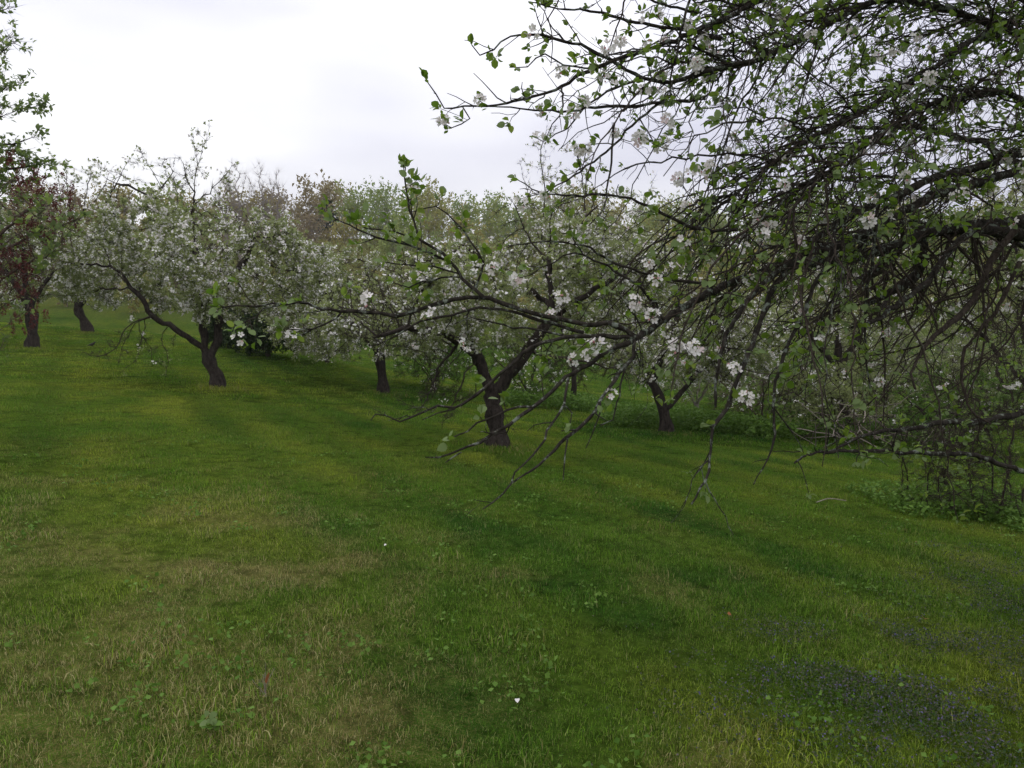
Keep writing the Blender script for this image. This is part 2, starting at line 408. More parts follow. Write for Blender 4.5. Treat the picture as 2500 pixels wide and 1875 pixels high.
# ------------------------------------------------------------------ grass (one object, tufts instanced on points)
tufts = bpy.data.collections.new("grass_tufts")
def tuft(i, nbl, rad, h0, h1, wd, lean):
    r = np.random.default_rng(100 + i); mbt = MB()
    for b in range(nbl):
        a = r.uniform(0, 2 * math.pi); q = rad * math.sqrt(r.random()); h = r.uniform(h0, h1); w = wd * r.uniform(.7, 1.3)
        base = np.array([q * math.cos(a), q * math.sin(a), -.006]); az = r.uniform(0, 2 * math.pi); ln = r.uniform(.05, lean) * h
        d = np.array([math.cos(az), math.sin(az), 0]); s = np.array([-d[1], d[0], 0]) * w / 2
        s = s * math.cos(1.2 * r.normal()) + d * (w / 2) * .4 * r.normal()
        m = base + d * ln * .35 + np.array([0, 0, h * .6]); t = base + d * ln + np.array([0, 0, h * max(.35, 1 - .35 * (ln / h) ** 2)])
        mbt.add([base - s, base + s, m + s * .8, m - s * .8, t], [[0, 1, 2], [0, 2, 3], [3, 2, 4]], r.random() if i < 4 else r.uniform(.2, .78))
    o = bpy.data.objects.new("grass_tuft", mbt.mesh("grass_tuft", M_GRASS)); tufts.objects.link(o)
for i in range(4): tuft(i, 52, .085, .014, .048, .0027, 1.2)
for i in range(4, 6): tuft(i, 52, .12, .02, .045, .0048, 1.1)
for i in range(6, 8): tuft(i, 56, .26, .025, .05, .011, 1.1)
def scatter(y0, y1, dens, lo, hi, margin, sc0, sc1):
    w = 0.70
    X1 = w * y1 + margin; n = int(dens * 2 * X1 * (y1 - y0))
    x = rng.uniform(-X1, X1, n); y = rng.uniform(y0, y1, n)
    k = np.abs(x) < w * y + margin; x, y = x[k], y[k]
    dry, hue = DRY(x, y), HUE(x, y)
    tall = fbm(x * 1.3 + 20, y * 1.3, 91, 3)
    s = rng.uniform(sc0, sc1, len(x)) * (.62 + .45 * sstep(.3, .75, tall) + .75 * sstep(.58, .78, fbm(x * 4.2, y * 3.6, 17, 3))) * (1 - .3 * dry)
    return x, y, dry, hue, s, rng.integers(lo, hi, len(x))
parts = [scatter(1.6, 6.5, 340, 0, 4, 1.0, .6, 1.1), scatter(6.5, 13, 150, 4, 6, 1.2, .7, 1.05), scatter(13, 36, 28, 6, 8, 1.5, .65, 1.0)]
for a_ in anchors[:6]:
    c_ = P(*a_); m_ = 70; an, rr_ = rng.uniform(0, 6.283, m_), .14 + np.abs(rng.normal(0, .14, m_)); x_, y_ = c_[0] + np.cos(an) * rr_, c_[1] + np.sin(an) * rr_
    parts.append((x_, y_, DRY(x_, y_) + .12, HUE(x_, y_), rng.uniform(1.3, 2.6, m_), rng.integers(4, 6, m_)))
gx_, gy_, gd_, gh_, gs_, gi_ = [np.concatenate(c) for c in zip(*parts)]
me = bpy.data.meshes.new("grass"); me.vertices.add(len(gx_))
me.vertices.foreach_set("co", np.stack([gx_, gy_, H(gx_, gy_)], -1).ravel())
for nm, arr in (("dry", gd_), ("hue", gh_), ("scl", gs_), ("spin", rng.uniform(0, 6.283, len(gx_)))):
    at = me.attributes.new(nm, 'FLOAT', 'POINT'); at.data.foreach_set("value", arr.astype(np.float32))
at = me.attributes.new("pick", 'INT', 'POINT'); at.data.foreach_set("value", gi_.astype(np.int32))
grass = bpy.data.objects.new("grass", me); COL.objects.link(grass); grass["kind"] = "stuff"
tag(grass, "short green lawn grass with straw patches covering the slope", "grass")
ng = bpy.data.node_groups.new("scatter_tufts", 'GeometryNodeTree')
ng.interface.new_socket("Geometry", in_out='INPUT', socket_type='NodeSocketGeometry')
ng.interface.new_socket("Geometry", in_out='OUTPUT', socket_type='NodeSocketGeometry')
gn, gl = ng.nodes, ng.links
gi, go = gn.new("NodeGroupInput"), gn.new("NodeGroupOutput")
iop = gn.new("GeometryNodeInstanceOnPoints"); ci = gn.new("GeometryNodeCollectionInfo")
ci.inputs['Collection'].default_value = tufts; ci.inputs['Separate Children'].default_value = True; ci.inputs['Reset Children'].default_value = True
def named(nm, typ):
    a = gn.new("GeometryNodeInputNamedAttribute"); a.data_type = typ; a.inputs['Name'].default_value = nm
    return a.outputs[0]
cx = gn.new("ShaderNodeCombineXYZ"); gl.new(named("spin", 'FLOAT'), cx.inputs[2])
gl.new(gi.outputs[0], iop.inputs['Points']); gl.new(ci.outputs[0], iop.inputs['Instance'])
iop.inputs['Pick Instance'].default_value = True
gl.new(named("pick", 'INT'), iop.inputs['Instance Index']); gl.new(cx.outputs[0], iop.inputs['Rotation']); gl.new(named("scl", 'FLOAT'), iop.inputs['Scale'])
gl.new(iop.outputs[0], go.inputs[0])
md = grass.modifiers.new("scatter", 'NODES'); md.node_group = ng

# ------------------------------------------------------------------ orchard trees by space colonisation
def blob(px, py, rx, ry, d, n, thick=1.0, shell=.35):
    """points in an ellipsoid given in photo pixels at depth d"""
    v = unit(rng.normal(0, 1, (n, 3))) * (rng.random((n, 1)) ** shell)
    s = d / F_PX
    c = P(px, py, d)
    if n > 150:
        w_ = c + v * np.array([rx * s, rx * s * thick, ry * s]); v = v[fbm(w_[:, 0] * .9 + 7, w_[:, 2] * 1.1 + w_[:, 1] * .6, 44, 3) > .46]
    return c + v * np.array([rx * s, rx * s * thick, ry * s])
def colonise(lines, att, step=.14, infl=1.2, kill=.26, iters=90, droop=0.0, seed=0):
    pos, par, main = [], [], []
    for k, ln in enumerate(lines):
        q = smooth_line(ln, step, .012)
        if k == 0: prev = -1; st = 0
        else:
            prev = int(np.argmin(np.linalg.norm(np.array(pos) - q[0], axis=1))); st = 1
        for p in q[st:]:
            pos.append(p); par.append(prev); prev = len(pos) - 1; main.append(k)
    P_ = np.zeros((60000, 3)); n = len(pos); P_[:n] = pos
    att = np.array(att); best = np.full(len(att), 1e9); who = np.zeros(len(att), int)
    start = 0
    for it in range(iters):
        if len(att) == 0 or n > 55000: break
        for a0 in range(start, n, 400):
            seg = P_[a0:min(n, a0 + 400)]
            d = np.linalg.norm(att[:, None] - seg[None], axis=2); j = d.argmin(1); dm = d[np.arange(len(att)), j]
            up = dm < best; best[up] = dm[up]; who[up] = a0 + j[up]
        start = n
        keep = best > kill; att, best, who = att[keep], best[keep], who[keep]
        act = best < infl * (1 + it * .05)
        if not act.any(): 
            if it > 40: break
            infl *= 1.3; continue
        g = np.zeros((n, 3)); np.add.at(g, who[act], unit(att[act] - P_[who[act]]))
        ids = np.unique(who[act])
        dirs = unit(unit(g[ids]) + rng.normal(0, .22, (len(ids), 3)) + np.array([0, 0, -droop]))
        new = P_[ids] + dirs * step
        m = len(new); P_[n:n + m] = new; par += list(ids); main += [-1] * m; n += m
    return P_[:n].copy(), np.array(par), np.array(main)
def tree_mesh(pos, par, main, r_base, tip=.0035):
    n = len(pos); kids = [[] for _ in range(n)]
    for i, p in enumerate(par):
        if p >= 0: kids[p].append(i)
    order = np.argsort(0 - np.arange(n)); tips = np.zeros(n)
    for i in range(n - 1, -1, -1):
        pass
    # parents of colonised nodes always precede them
    for i in range(n - 1, -1, -1):
        if not kids[i]: tips[i] = 1
        if par[i] >= 0: tips[par[i]] += tips[i]
    p = math.log(max(3, tips[0])) / math.log(r_base / tip)
    rad = tip * tips ** (1 / p)
    chains, stack = [], [(0, None)]
    while stack:
        s, pr = stack.pop(); ch = [pr] if pr is not None else []; i = s
        while True:
            ch.append(i)
            if not kids[i]: break
            ks = sorted(kids[i], key=lambda k: -tips[k])
            for k in ks[1:]: stack.append((k, i))
            i = ks[0]
        chains.append(ch)
    return rad, chains, kids
TRI = {"n": 0}
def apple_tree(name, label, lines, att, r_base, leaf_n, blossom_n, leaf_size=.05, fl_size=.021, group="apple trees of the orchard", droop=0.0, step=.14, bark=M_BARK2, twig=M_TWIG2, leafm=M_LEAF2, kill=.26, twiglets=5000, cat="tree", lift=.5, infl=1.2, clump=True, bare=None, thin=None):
    base = lines[0][0]; t = thing(name, label, cat, base, group)
    pos, par, main = colonise(lines, att, step=step, droop=droop, kill=kill, infl=infl)
    rad, chains, kids = tree_mesh(pos, par, main, r_base)
    zb = pos[0, 2]
    tw = MB()
    for k, ch in enumerate(chains):
        q = pos[ch]; r = rad[ch].copy()
        if k: r[0] = min(r[0], r[1] * 1.25)
        if r.max() > .028:
            if k == 0:
                hgt = np.clip((q[:, 2] - zb) / .35, 0, 1); r = r * (1 + .6 * (1 - hgt) ** 2) * (1 + .12 * np.sin(np.arange(len(r)) * 1.7))
                q = q.copy(); q[0, 2] -= .08
            o = MB(); tube(o, q, r, 9, rough=.32, tint=rng.random()); o.build("trunk" if k == 0 else "branch", bark, t)
        else:
            tube(tw, q, r, 4 if r.max() > .012 else 3, tint=rng.random(), cap=False)
    fine = np.where((rad < .016) & (par >= 0))[0]
    dirs = unit(pos[fine] - pos[par[fine]])
    if len(fine):
        k = rng.integers(0, len(fine), twiglets)
        tp = pos[fine[k]] + rng.normal(0, .01, (twiglets, 3)); td = unit(dirs[k] + rng.normal(0, .75, (twiglets, 3)) + np.array([0, 0, .15]))
        tl = rng.uniform(.05, .22, twiglets); spikes(tw, tp, td, tl, rng.uniform(.0018, .0035, twiglets))
        ends = tp + td * (tl * rng.uniform(.4, 1, twiglets))[:, None]
        tw.build("twigs", twig, t, kind="stuff")
        cl = fbm(ends[:, 0] * 1.1, ends[:, 2] * 1.1 + ends[:, 1], 8, 3) if clump else np.full(len(ends), .5)
        wgt = .10 + sstep(.38, .62, cl)
        if bare: wgt = wgt * (.03 + .97 * sstep(P(1250, bare + 25, base[1])[2], P(1250, bare - 25, base[1])[2], ends[:, 2]))
        if thin: wgt = wgt * (.16 + .84 * sstep(P(1250, thin - 25, base[1])[2], P(1250, thin + 25, base[1])[2], ends[:, 2]))
        wgt = wgt / wgt.sum()
        # leaf rosettes
        lm = MB(); c = rng.choice(len(ends), leaf_n, p=wgt); per = 4
        cp_ = np.repeat(ends[c], per, 0) + rng.normal(0, .012, (leaf_n * per, 3))
        d = unit(np.repeat(td[c], per, 0) * .5 + rng.normal(0, .8, (leaf_n * per, 3)) + np.array([0, 0, lift]))
        s, d, nn = frame(d); stamp(lm, *DIAMOND, cp_, s, d, nn, leaf_size * rng.uniform(.6, 1.25, len(cp_)), np.clip(np.repeat(rng.normal(.5, .2, leaf_n), per) + rng.normal(0, .15, len(cp_)), 0, 1))
        lm.build("crown", leafm, t, kind="stuff", label="grey green spring foliage of the crown")
        if blossom_n:
            bm_ = MB(); blossom_n = int(blossom_n * .58); c = rng.choice(len(ends), blossom_n, p=wgt); per = 6
            cp_ = np.repeat(ends[c], per, 0) + rng.normal(0, .026, (blossom_n * per, 3))
            nrm = unit(rng.normal(0, .7, cp_.shape) + np.array([0, -.35, .5])); s, d, nn = frame(np.cross(nrm, rng.normal(0, 1, cp_.shape)), nrm)
            stamp(bm_, *STAR, cp_, s, d, nn, fl_size * rng.uniform(.75, 1.3, len(cp_)), np.clip(rng.normal(.75, .25, len(cp_)), 0, 1))
            bm_.build("blossoms", M_PETAL, t, kind="stuff", label="clusters of small white blossoms")
    return t

# A: broad blossoming tree on the left of the lawn
d = 14.5
apple_tree("apple_tree", "broad white blossoming apple tree with leaning left limb and tall top shoots", [
    PL([(531, 948), (526, 915), (512, 880), (500, 850)], d, d),
    PL([(505, 860), (470, 830), (430, 805), (370, 772), (345, 730), (322, 700), (300, 670)], d, d - .5),
    PL([(515, 880), (530, 840), (534, 780), (540, 720), (580, 660), (610, 610), (625, 560), (640, 520)], d, d + .6),
    PL([(502, 850), (496, 800), (484, 700), (478, 600), (470, 530), (474, 470), (478, 430), (492, 375), (506, 330), (512, 308)], d, d),
    PL([(480, 620), (440, 570), (388, 545), (378, 490), (330, 462), (282, 445), (246, 425)], d, d - .5),
    PL([(378, 490), (400, 450), (420, 420), (415, 385)], d - .3, d - .6), PL([(474, 470), (455, 430), (448, 400), (440, 385)], d, d),
    PL([(282, 445), (300, 415), (312, 395)], d - .5, d - .6), PL([(380, 440), (360, 400), (345, 372)], d - .3, d - .4),
    PL([(475, 500), (520, 460), (545, 430), (566, 405)], d, d + .3), PL([(484, 420), (478, 380), (472, 335)], d, d + .1), PL([(500, 350), (488, 330), (480, 322)], d, d + .1),
    PL([(370, 772), (330, 790), (300, 850), (290, 880)], d - .3, d - .6), PL([(350, 775), (310, 800), (282, 850), (240, 870), (205, 860)], d - .4, d - .8),
    PL([(410, 795), (395, 830), (412, 870), (405, 915)], d - .2, d - .5), PL([(360, 780), (345, 830), (330, 880), (300, 905)], d - .3, d - .7), PL([(335, 785), (345, 820), (370, 850), (372, 890)], d - .4, d - .2),
], np.vstack([blob(470, 655, 335, 140, d, 3200), blob(455, 555, 225, 75, d, 900), blob(270, 670, 180, 95, d, 900), blob(660, 660, 150, 130, d, 800), blob(420, 440, 165, 60, d, 70), blob(330, 850, 100, 50, d - .4, 60)]),
    .12, 14500, 5200, leaf_size=.052, twiglets=15000, kill=.19, step=.11, bare=775, thin=490)

# C, D: two trees at the far left
d = 19
apple_tree("apple_tree", "apple tree with thick dark upright trunk behind the reddish bush", [
    PL([(78, 852), (80, 810), (76, 770), (72, 740)], d, d), PL([(76, 770), (40, 700), (0, 650), (-60, 620)], d, d - 1), PL([(74, 750), (110, 690), (150, 640), (190, 600)], d, d),
    PL([(72, 740), (60, 680), (60, 620), (40, 570)], d, d)],
    np.vstack([blob(40, 655, 210, 105, d, 1300), blob(30, 560, 120, 70, d, 300)]), .125, 7000, 2300, leaf_size=.06, twiglets=9000, kill=.21)
d = 25
apple_tree("apple_tree", "small leaning trunk apple tree with thin airy top at far end", [
    PL([(216, 813), (205, 785), (190, 755), (188, 720)], d, d), PL([(190, 755), (240, 680), (290, 640), (330, 600)], d, d), PL([(188, 720), (170, 620), (175, 540), (165, 470), (160, 400)], d, d),
    PL([(172, 600), (200, 520), (215, 450), (230, 395)], d, d), PL([(180, 560), (150, 480), (140, 420), (130, 385)], d, d)],
    np.vstack([blob(210, 650, 190, 110, d, 900), blob(190, 560, 120, 70, d, 180), blob(185, 440, 70, 50, d, 50)]), .13, 7500, 2600, leaf_size=.068, fl_size=.026, twiglets=6500, kill=.26, thin=520)
# E: trunk seen between the left tree and the forked tree
d = 19
apple_tree("apple_tree", "blossoming apple tree with short straight trunk behind the long bare branch", [
    PL([(937, 963), (934, 925), (928, 885), (925, 850)], d, d), PL([(926, 860), (870, 800), (820, 740), (780, 690)], d, d - .6), PL([(925, 850), (960, 780), (1010, 720), (1060, 660)], d, d + .5),
    PL([(925, 855), (915, 770), (905, 700), (890, 640)], d, d)],
    np.vstack([blob(910, 750, 270, 140, d, 2200), blob(850, 660, 160, 65, d, 500), blob(800, 800, 150, 90, d, 500)]), .12, 11500, 3400, leaf_size=.058, twiglets=13000, kill=.21, bare=880)
# B: forked tree in the middle
d = 10.7
apple_tree("apple_tree", "old forked apple tree with dark Y shaped trunk in the middle of the lawn", [
    PL([(1222, 1094), (1212, 1040), (1205, 1000), (1202, 965)], d, d),
    PL([(1203, 975), (1182, 910), (1160, 862), (1150, 805), (1158, 740), (1150, 680), (1130, 630)], d, d + .3),
    PL([(1207, 965), (1250, 905), (1290, 850), (1322, 812), (1345, 745), (1342, 660), (1340, 600), (1342, 545)], d, d - .2),
    PL([(1155, 860), (1110, 830), (1060, 810), (990, 800), (920, 820)], d, d - .8), PL([(1330, 800), (1400, 740), (1480, 690), (1560, 650)], d, d + .4),
    PL([(1345, 745), (1290, 700), (1240, 660), (1190, 640), (1130, 600)], d, d - .5), PL([(1340, 610), (1400, 570), (1440, 520), (1480, 480)], d, d + .3),
    PL([(1342, 640), (1300, 590), (1270, 540), (1250, 490)], d, d), PL([(1290, 860), (1350, 870), (1420, 880), (1480, 900)], d, d - .6),
    PL([(1225, 1000), (1240, 1030), (1252, 1048)], d, d - .25), PL([(1120, 835), (1070, 900), (1050, 960), (1020, 1000)], d, d - .7), PL([(1160, 880), (1130, 930), (1110, 980), (1080, 1030)], d, d - .5)],
    np.vstack([blob(1230, 715, 350, 135, d, 2200), blob(1350, 620, 240, 90, d, 900), blob(990, 775, 220, 95, d, 800), blob(1510, 730, 200, 140, d, 800), blob(1060, 960, 110, 60, d - .5, 60), blob(1420, 900, 140, 60, d - .4, 80), blob(1340, 500, 150, 50, d, 30)]),
    .125, 9500, 2200, leaf_size=.046, fl_size=.02, twiglets=15000, kill=.17, step=.1, bare=860, thin=550)
# F: V trunk
d = 14.7
apple_tree("apple_tree", "apple tree with V shaped trunk beside the green nettle patch", [
    PL([(1626, 1059), (1623, 1020), (1620, 1000)], d, d), PL([(1621, 1005), (1605, 965), (1588, 930), (1570, 880), (1540, 820)], d, d), PL([(1624, 1008), (1655, 970), (1690, 925), (1740, 880), (1800, 840)], d, d + .4),
    PL([(1590, 935), (1620, 860), (1650, 780), (1660, 700)], d, d + .3)],
    np.vstack([blob(1660, 820, 280, 130, d, 2200), blob(1620, 700, 200, 120, d, 700)]), .105, 10000, 3000, leaf_size=.052, twiglets=13000, kill=.19, bare=930)
# I: pale tree whose top shows against the sky
d = 20.5
apple_tree("apple_tree", "tall pale apple tree whose airy top meets the sky behind the forked tree", [
    PL([(1400, 1010), (1402, 930), (1398, 860)], d, d), PL([(1398, 870), (1350, 740), (1320, 600), (1290, 480), (1270, 400)], d, d), PL([(1398, 860), (1420, 700), (1430, 560), (1420, 430), (1400, 340)], d, d),
    PL([(1410, 780), (1500, 640), (1560, 520), (1600, 430)], d, d), PL([(1320, 600), (1330, 480), (1320, 380), (1335, 310)], d, d)],
    np.vstack([blob(1430, 650, 230, 140, d, 1000), blob(1410, 500, 160, 100, d, 260), blob(1370, 380, 110, 60, d, 50)]), .075, 7500, 2300, leaf_size=.06, fl_size=.026, twiglets=9000, kill=.24, thin=480)
# J, K: trees behind the tangle on the right
d = 17
apple_tree("apple_tree", "blossoming apple tree half hidden behind the hanging twigs", [
    PL([(2060, 1020), (2056, 960), (2050, 900)], d, d), PL([(2050, 910), (1980, 820), (1920, 760), (1860, 700)], d, d), PL([(2050, 900), (2110, 800), (2180, 720), (2250, 660)], d, d), PL([(2050, 905), (2040, 760), (2060, 640), (2050, 540)], d, d)],
    np.vstack([blob(2060, 690, 290, 150, d, 1800), blob(2040, 540, 210, 110, d, 500)]), .12, 6500, 2100, leaf_size=.06, twiglets=8000, kill=.21)
d = 12.5
apple_tree("apple_tree", "shaded apple tree at the right edge beyond the thicket", [
    PL([(2560, 1130), (2555, 1040), (2540, 960)], d, d), PL([(2545, 980), (2450, 880), (2380, 800), (2300, 760)], d, d - .5), PL([(2540, 960), (2600, 820), (2680, 740)], d, d), PL([(2540, 960), (2500, 780), (2480, 640), (2440, 520)], d, d)],
    np.vstack([blob(2520, 690, 280, 210, d, 1300), blob(2460, 500, 200, 120, d, 300)]), .12, 6000, 1100, leaf_size=.055, twiglets=8000, kill=.2)
# ------------------------------------------------------------------ shrubs along the lawn edge
def shrub(name, label, px, py, d, w, h, leafm, leaf_n, leaf_size, twig=M_TWIG2, blossom_n=0, twiglets=3000, group=None, stems=6, attn=350, r_base=.05, cat="shrub"):
    b = on_ground(P(px, py, d)); lines = []
    trunk = np.array([b, b + [0, 0, .12], b + [.02, 0, .25]]); lines.append(trunk)
    for k in range(stems):
        a = 2 * math.pi * k / stems + rng.uniform(-.4, .4)
        e = np.array([math.cos(a) * w * .35, math.sin(a) * w * .35, 0])
        lines.append(np.array([b + [0, 0, .1], b + e * .35 + [0, 0, h * .3], b + e + [0, 0, h * .65]]))
    v = unit(rng.normal(0, 1, (attn, 3))) * (rng.random((attn, 1)) ** .4) * np.array([w * .55, w * .5, h * .5])
    att = b + np.array([0, 0, h * .52]) + v
    return apple_tree(name, label, lines, att, r_base, leaf_n, blossom_n, leaf_size=leaf_size, group=group, twig=twig, bark=twig, leafm=leafm, twiglets=twiglets, step=.12, kill=.2, cat=cat, lift=.25)
GE = "shrubs along the lawn edge"
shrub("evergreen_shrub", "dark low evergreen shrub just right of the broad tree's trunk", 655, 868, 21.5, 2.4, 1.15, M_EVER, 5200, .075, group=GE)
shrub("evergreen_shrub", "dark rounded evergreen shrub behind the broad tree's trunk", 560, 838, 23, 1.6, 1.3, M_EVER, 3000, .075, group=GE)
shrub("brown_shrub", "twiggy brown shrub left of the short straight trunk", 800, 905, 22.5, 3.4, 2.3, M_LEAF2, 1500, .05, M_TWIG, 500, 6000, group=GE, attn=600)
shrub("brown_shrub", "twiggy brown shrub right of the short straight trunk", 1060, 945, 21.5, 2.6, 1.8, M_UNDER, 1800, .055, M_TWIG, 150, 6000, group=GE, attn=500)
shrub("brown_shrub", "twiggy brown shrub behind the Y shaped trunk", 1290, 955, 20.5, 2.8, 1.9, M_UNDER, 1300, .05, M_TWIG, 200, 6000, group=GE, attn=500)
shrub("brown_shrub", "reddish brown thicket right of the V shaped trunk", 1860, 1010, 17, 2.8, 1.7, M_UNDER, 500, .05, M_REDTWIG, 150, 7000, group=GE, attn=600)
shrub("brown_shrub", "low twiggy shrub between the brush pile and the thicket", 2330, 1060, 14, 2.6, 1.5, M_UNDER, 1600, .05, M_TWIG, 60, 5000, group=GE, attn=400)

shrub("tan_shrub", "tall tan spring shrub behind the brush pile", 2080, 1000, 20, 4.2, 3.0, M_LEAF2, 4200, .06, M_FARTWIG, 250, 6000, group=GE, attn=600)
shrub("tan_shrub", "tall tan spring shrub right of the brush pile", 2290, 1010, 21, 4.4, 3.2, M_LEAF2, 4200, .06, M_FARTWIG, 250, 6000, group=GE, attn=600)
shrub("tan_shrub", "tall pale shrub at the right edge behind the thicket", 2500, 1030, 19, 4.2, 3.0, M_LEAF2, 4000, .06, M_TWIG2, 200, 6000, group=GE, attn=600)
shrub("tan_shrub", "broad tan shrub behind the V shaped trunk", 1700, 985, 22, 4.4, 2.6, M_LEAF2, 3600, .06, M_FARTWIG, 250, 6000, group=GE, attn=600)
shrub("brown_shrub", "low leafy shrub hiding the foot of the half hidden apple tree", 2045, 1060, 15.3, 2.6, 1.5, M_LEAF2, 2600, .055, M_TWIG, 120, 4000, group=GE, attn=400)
# nettle patch and rough herbs at the lawn edge
def herbs(name, label, quads, n, hmax, size, mat):
    mbh = MB()
    for (x0, y0, x1, y1, wgt) in quads:
        m = int(n * wgt); x = rng.uniform(x0, x1, m); y = rng.uniform(y0, y1, m)
        top = hmax * (.35 + .65 * fbm(x * 1.6, y * 1.6, 33, 3)) * (1 - .5 * np.abs((x - (x0 + x1) / 2) / ((x1 - x0) / 2)) ** 4)
        z = H(x, y) + top * rng.random(m) ** .7
        dv = unit(rng.normal(0, 1, (m, 3)) * [1, 1, .5] + [0, 0, .15]); s_, d_, n_ = frame(dv)
        stamp(mbh, *DIAMOND, np.stack([x, y, z], -1), s_, d_, n_, size * rng.uniform(.6, 1.3, m), np.clip(rng.normal(.5, .25, m), 0, 1))
        k = m // 8; spikes(mbh, np.stack([x[:k], y[:k], H(x[:k], y[:k])], -1), rng.normal(0, .2, (k, 3)) + [0, 0, 1.0], top[:k], .004, .1)
    o = mbh.build(name, mat, kind="stuff"); tag(o, label, "undergrowth"); return o
herbs("undergrowth", "bright green nettle patch under the V trunk tree at the lawn edge", [(1.9, 15.2, 5.4, 18.5, .6), (-.3, 18.8, 2.4, 21, .25), (4.5, 14.6, 8.5, 17.5, .3)], 13000, .55, .085, M_UNDER)

# brush pile of pale cut sticks
b = on_ground(P(2115, 1030, 14.2)); pile = thing("brush_pile", "heap of pale cut sticks and dead prunings behind the hanging twigs", "brush pile", b)
for k in range(60):
    a = rng.uniform(0, math.pi); L = rng.uniform(.4, 1.5); c = b + [rng.normal(0, .5), rng.normal(0, .35), 0]
    c[2] += .08 + .75 * rng.random() * math.exp(-((c[0] - b[0]) / .75) ** 2)
    dv = np.array([math.cos(a), math.sin(a), rng.normal(0, .32)]) * L / 2
    o = MB(); tube(o, smooth_line([c - dv, c + rng.normal(0, .05, 3), c + dv], .15, .008), np.linspace(rng.uniform(.006, .016), .004, len(smooth_line([c - dv, c, c + dv], .15)))[0] if False else rng.uniform(.005, .011), 5, rng.random())
    o.build("stick", M_DEAD if k % 5 < 3 else M_TWIG, pile)

# thicket of suckers and hanging twigs at the right edge
b = on_ground(P(2400, 1245, 8.2))
lines = [np.array([b - [0, 0, .35], b - [0, 0, .1], b + [0, 0, .15], b + [0, 0, .3]])]
for (x0, x1, y1) in ((2200, 2215, 1060), (2228, 2205, 1030), (2262, 2290, 1010), (2300, 2250, 1080), (2318, 2330, 1010), (2380, 2400, 1000), (2420, 2390, 980), (2440, 2470, 960), (2470, 2430, 1040), (2490, 2520, 950)):
    g = on_ground(P(x0, 1245, 8.2 + rng.uniform(-.3, .5))); lines.append(np.array([b - [0, 0, .35], (b + g) / 2 - [0, 0, .4], g - [0, 0, .3], g, (g + P(x1, y1, 8.2)) / 2 + rng.normal(0, .05, 3), P(x1, y1, 8.2)]))
apple_tree("thicket", "dark thicket of thin suckers and dead twigs at the right lawn edge", lines, np.vstack([blob(2440, 1090, 190, 140, 8.2, 900), blob(2260, 1080, 120, 60, 8.2, 160), blob(2440, 1180, 170, 60, 8.2, 500), blob(2290, 1190, 90, 50, 8.2, 120), blob(2460, 900, 160, 160, 8.4, 400)]), .022, 500, 0,
           leaf_size=.05, group=None, droop=.25, step=.09, kill=.13, twig=M_TWIG, bark=M_TWIG, leafm=M_LEAF, twiglets=6500, cat="shrub", lift=.2)

herbs("undergrowth", "dark green weeds round the foot of the thicket", [(4.0, 7.7, 6.2, 9.2, .7), (4.9, 7.2, 6.0, 8.4, .4)], 4200, .32, .05, M_UNDER)
# ------------------------------------------------------------------ left edge: leafy tree and reddish bush
d = 8.0; g = on_ground(P(-420, 930, d))
apple_tree("maple_tree", "fresh green leafed tree reaching in from the left edge", [
    np.array([g, g + [0, 0, 1.2], g + [.1, 0, 2.4], g + [.1, 0, 4.2], g + [.2, 0, 5.8]]),
    PL([(-400, 250), (-200, 150), (-60, 60), (20, 20)], d, d - .3), PL([(-395, 350), (-200, 260), (-60, 170), (30, 105)], d, d - .5), PL([(-390, 420), (-200, 350), (-60, 300), (40, 275), (96, 258)], d, d - .3),
    PL([(-390, 480), (-180, 420), (-40, 370), (40, 350), (80, 335)], d, d), PL([(-390, 540), (-180, 480), (-30, 430), (50, 410), (110, 400)], d, d), PL([(-60, 250), (10, 225), (48, 205)], d - .3, d - .4)],
    np.vstack([blob(-80, 60, 110, 110, d, 140), blob(-40, 200, 60, 60, d, 50), blob(10, 370, 70, 50, d, 60), blob(40, 450, 60, 40, d, 50), blob(-300, 200, 300, 300, d, 500)]),
    .13, 2800, 0, leaf_size=.05, group=None, leafm=M_MAPLE, twiglets=4500, step=.12, kill=.2, lift=.1)
d = 7.2; g = on_ground(P(-170, 1010, d))
lines = [np.array([g, g + [.03, 0, .2], g + [.05, 0, .4]])]
for (x, y) in ((60, 560), (120, 500), (150, 610), (100, 700), (40, 430), (178, 540), (20, 640), (60, 760), (130, 655), (-60, 500), (10, 830)):
    lines.append(PL([(-160, 930), (-90 + rng.uniform(-30, 30), (y + 930) / 2 + 10), (-20 + (x - 20) * .5, y + 45), (x, y)], d, d + rng.uniform(-.4, .4)))
bush = apple_tree("seed_head_bush", "leggy bush with dark red dry seed heads at the left edge", lines, np.vstack([blob(70, 540, 120, 120, d, 420), blob(30, 700, 110, 130, d, 260), blob(-60, 600, 120, 200, d, 200)]), .035, 260, 0,
    leaf_size=.07, group=None, twig=M_REDTWIG, bark=M_REDTWIG, leafm=M_MAPLE, twiglets=1500, step=.08, kill=.15, cat="bush")
mbs = MB()
for (px, py, rx, ry, n) in ((95, 480, 90, 60, 60), (40, 640, 80, 60, 48), (110, 560, 70, 50, 30), (40, 690, 70, 40, 28), (20, 400, 40, 40, 10), (50, 790, 60, 40, 18), (-40, 560, 80, 120, 20)):
    for c in blob(px, py, rx, ry, d, n, 1.2, .5):
        m = 40; up = unit(rng.normal(0, .35, 3) + [0, 0, 1]); tt = rng.random(m)
        q = c + up * (tt * rng.uniform(.06, .12))[:, None] + rng.normal(0, .013, (m, 3)) * (1.1 - tt)[:, None]
        s_, d_, n_ = frame(rng.normal(0, 1, (m, 3))); stamp(mbs, *DIAMOND, q, s_, d_, n_, rng.uniform(.012, .025, m), rng.random(m))
mbs.build("seed_heads", M_SEED, bush, kind="stuff", label="dark red brown dry seed heads")

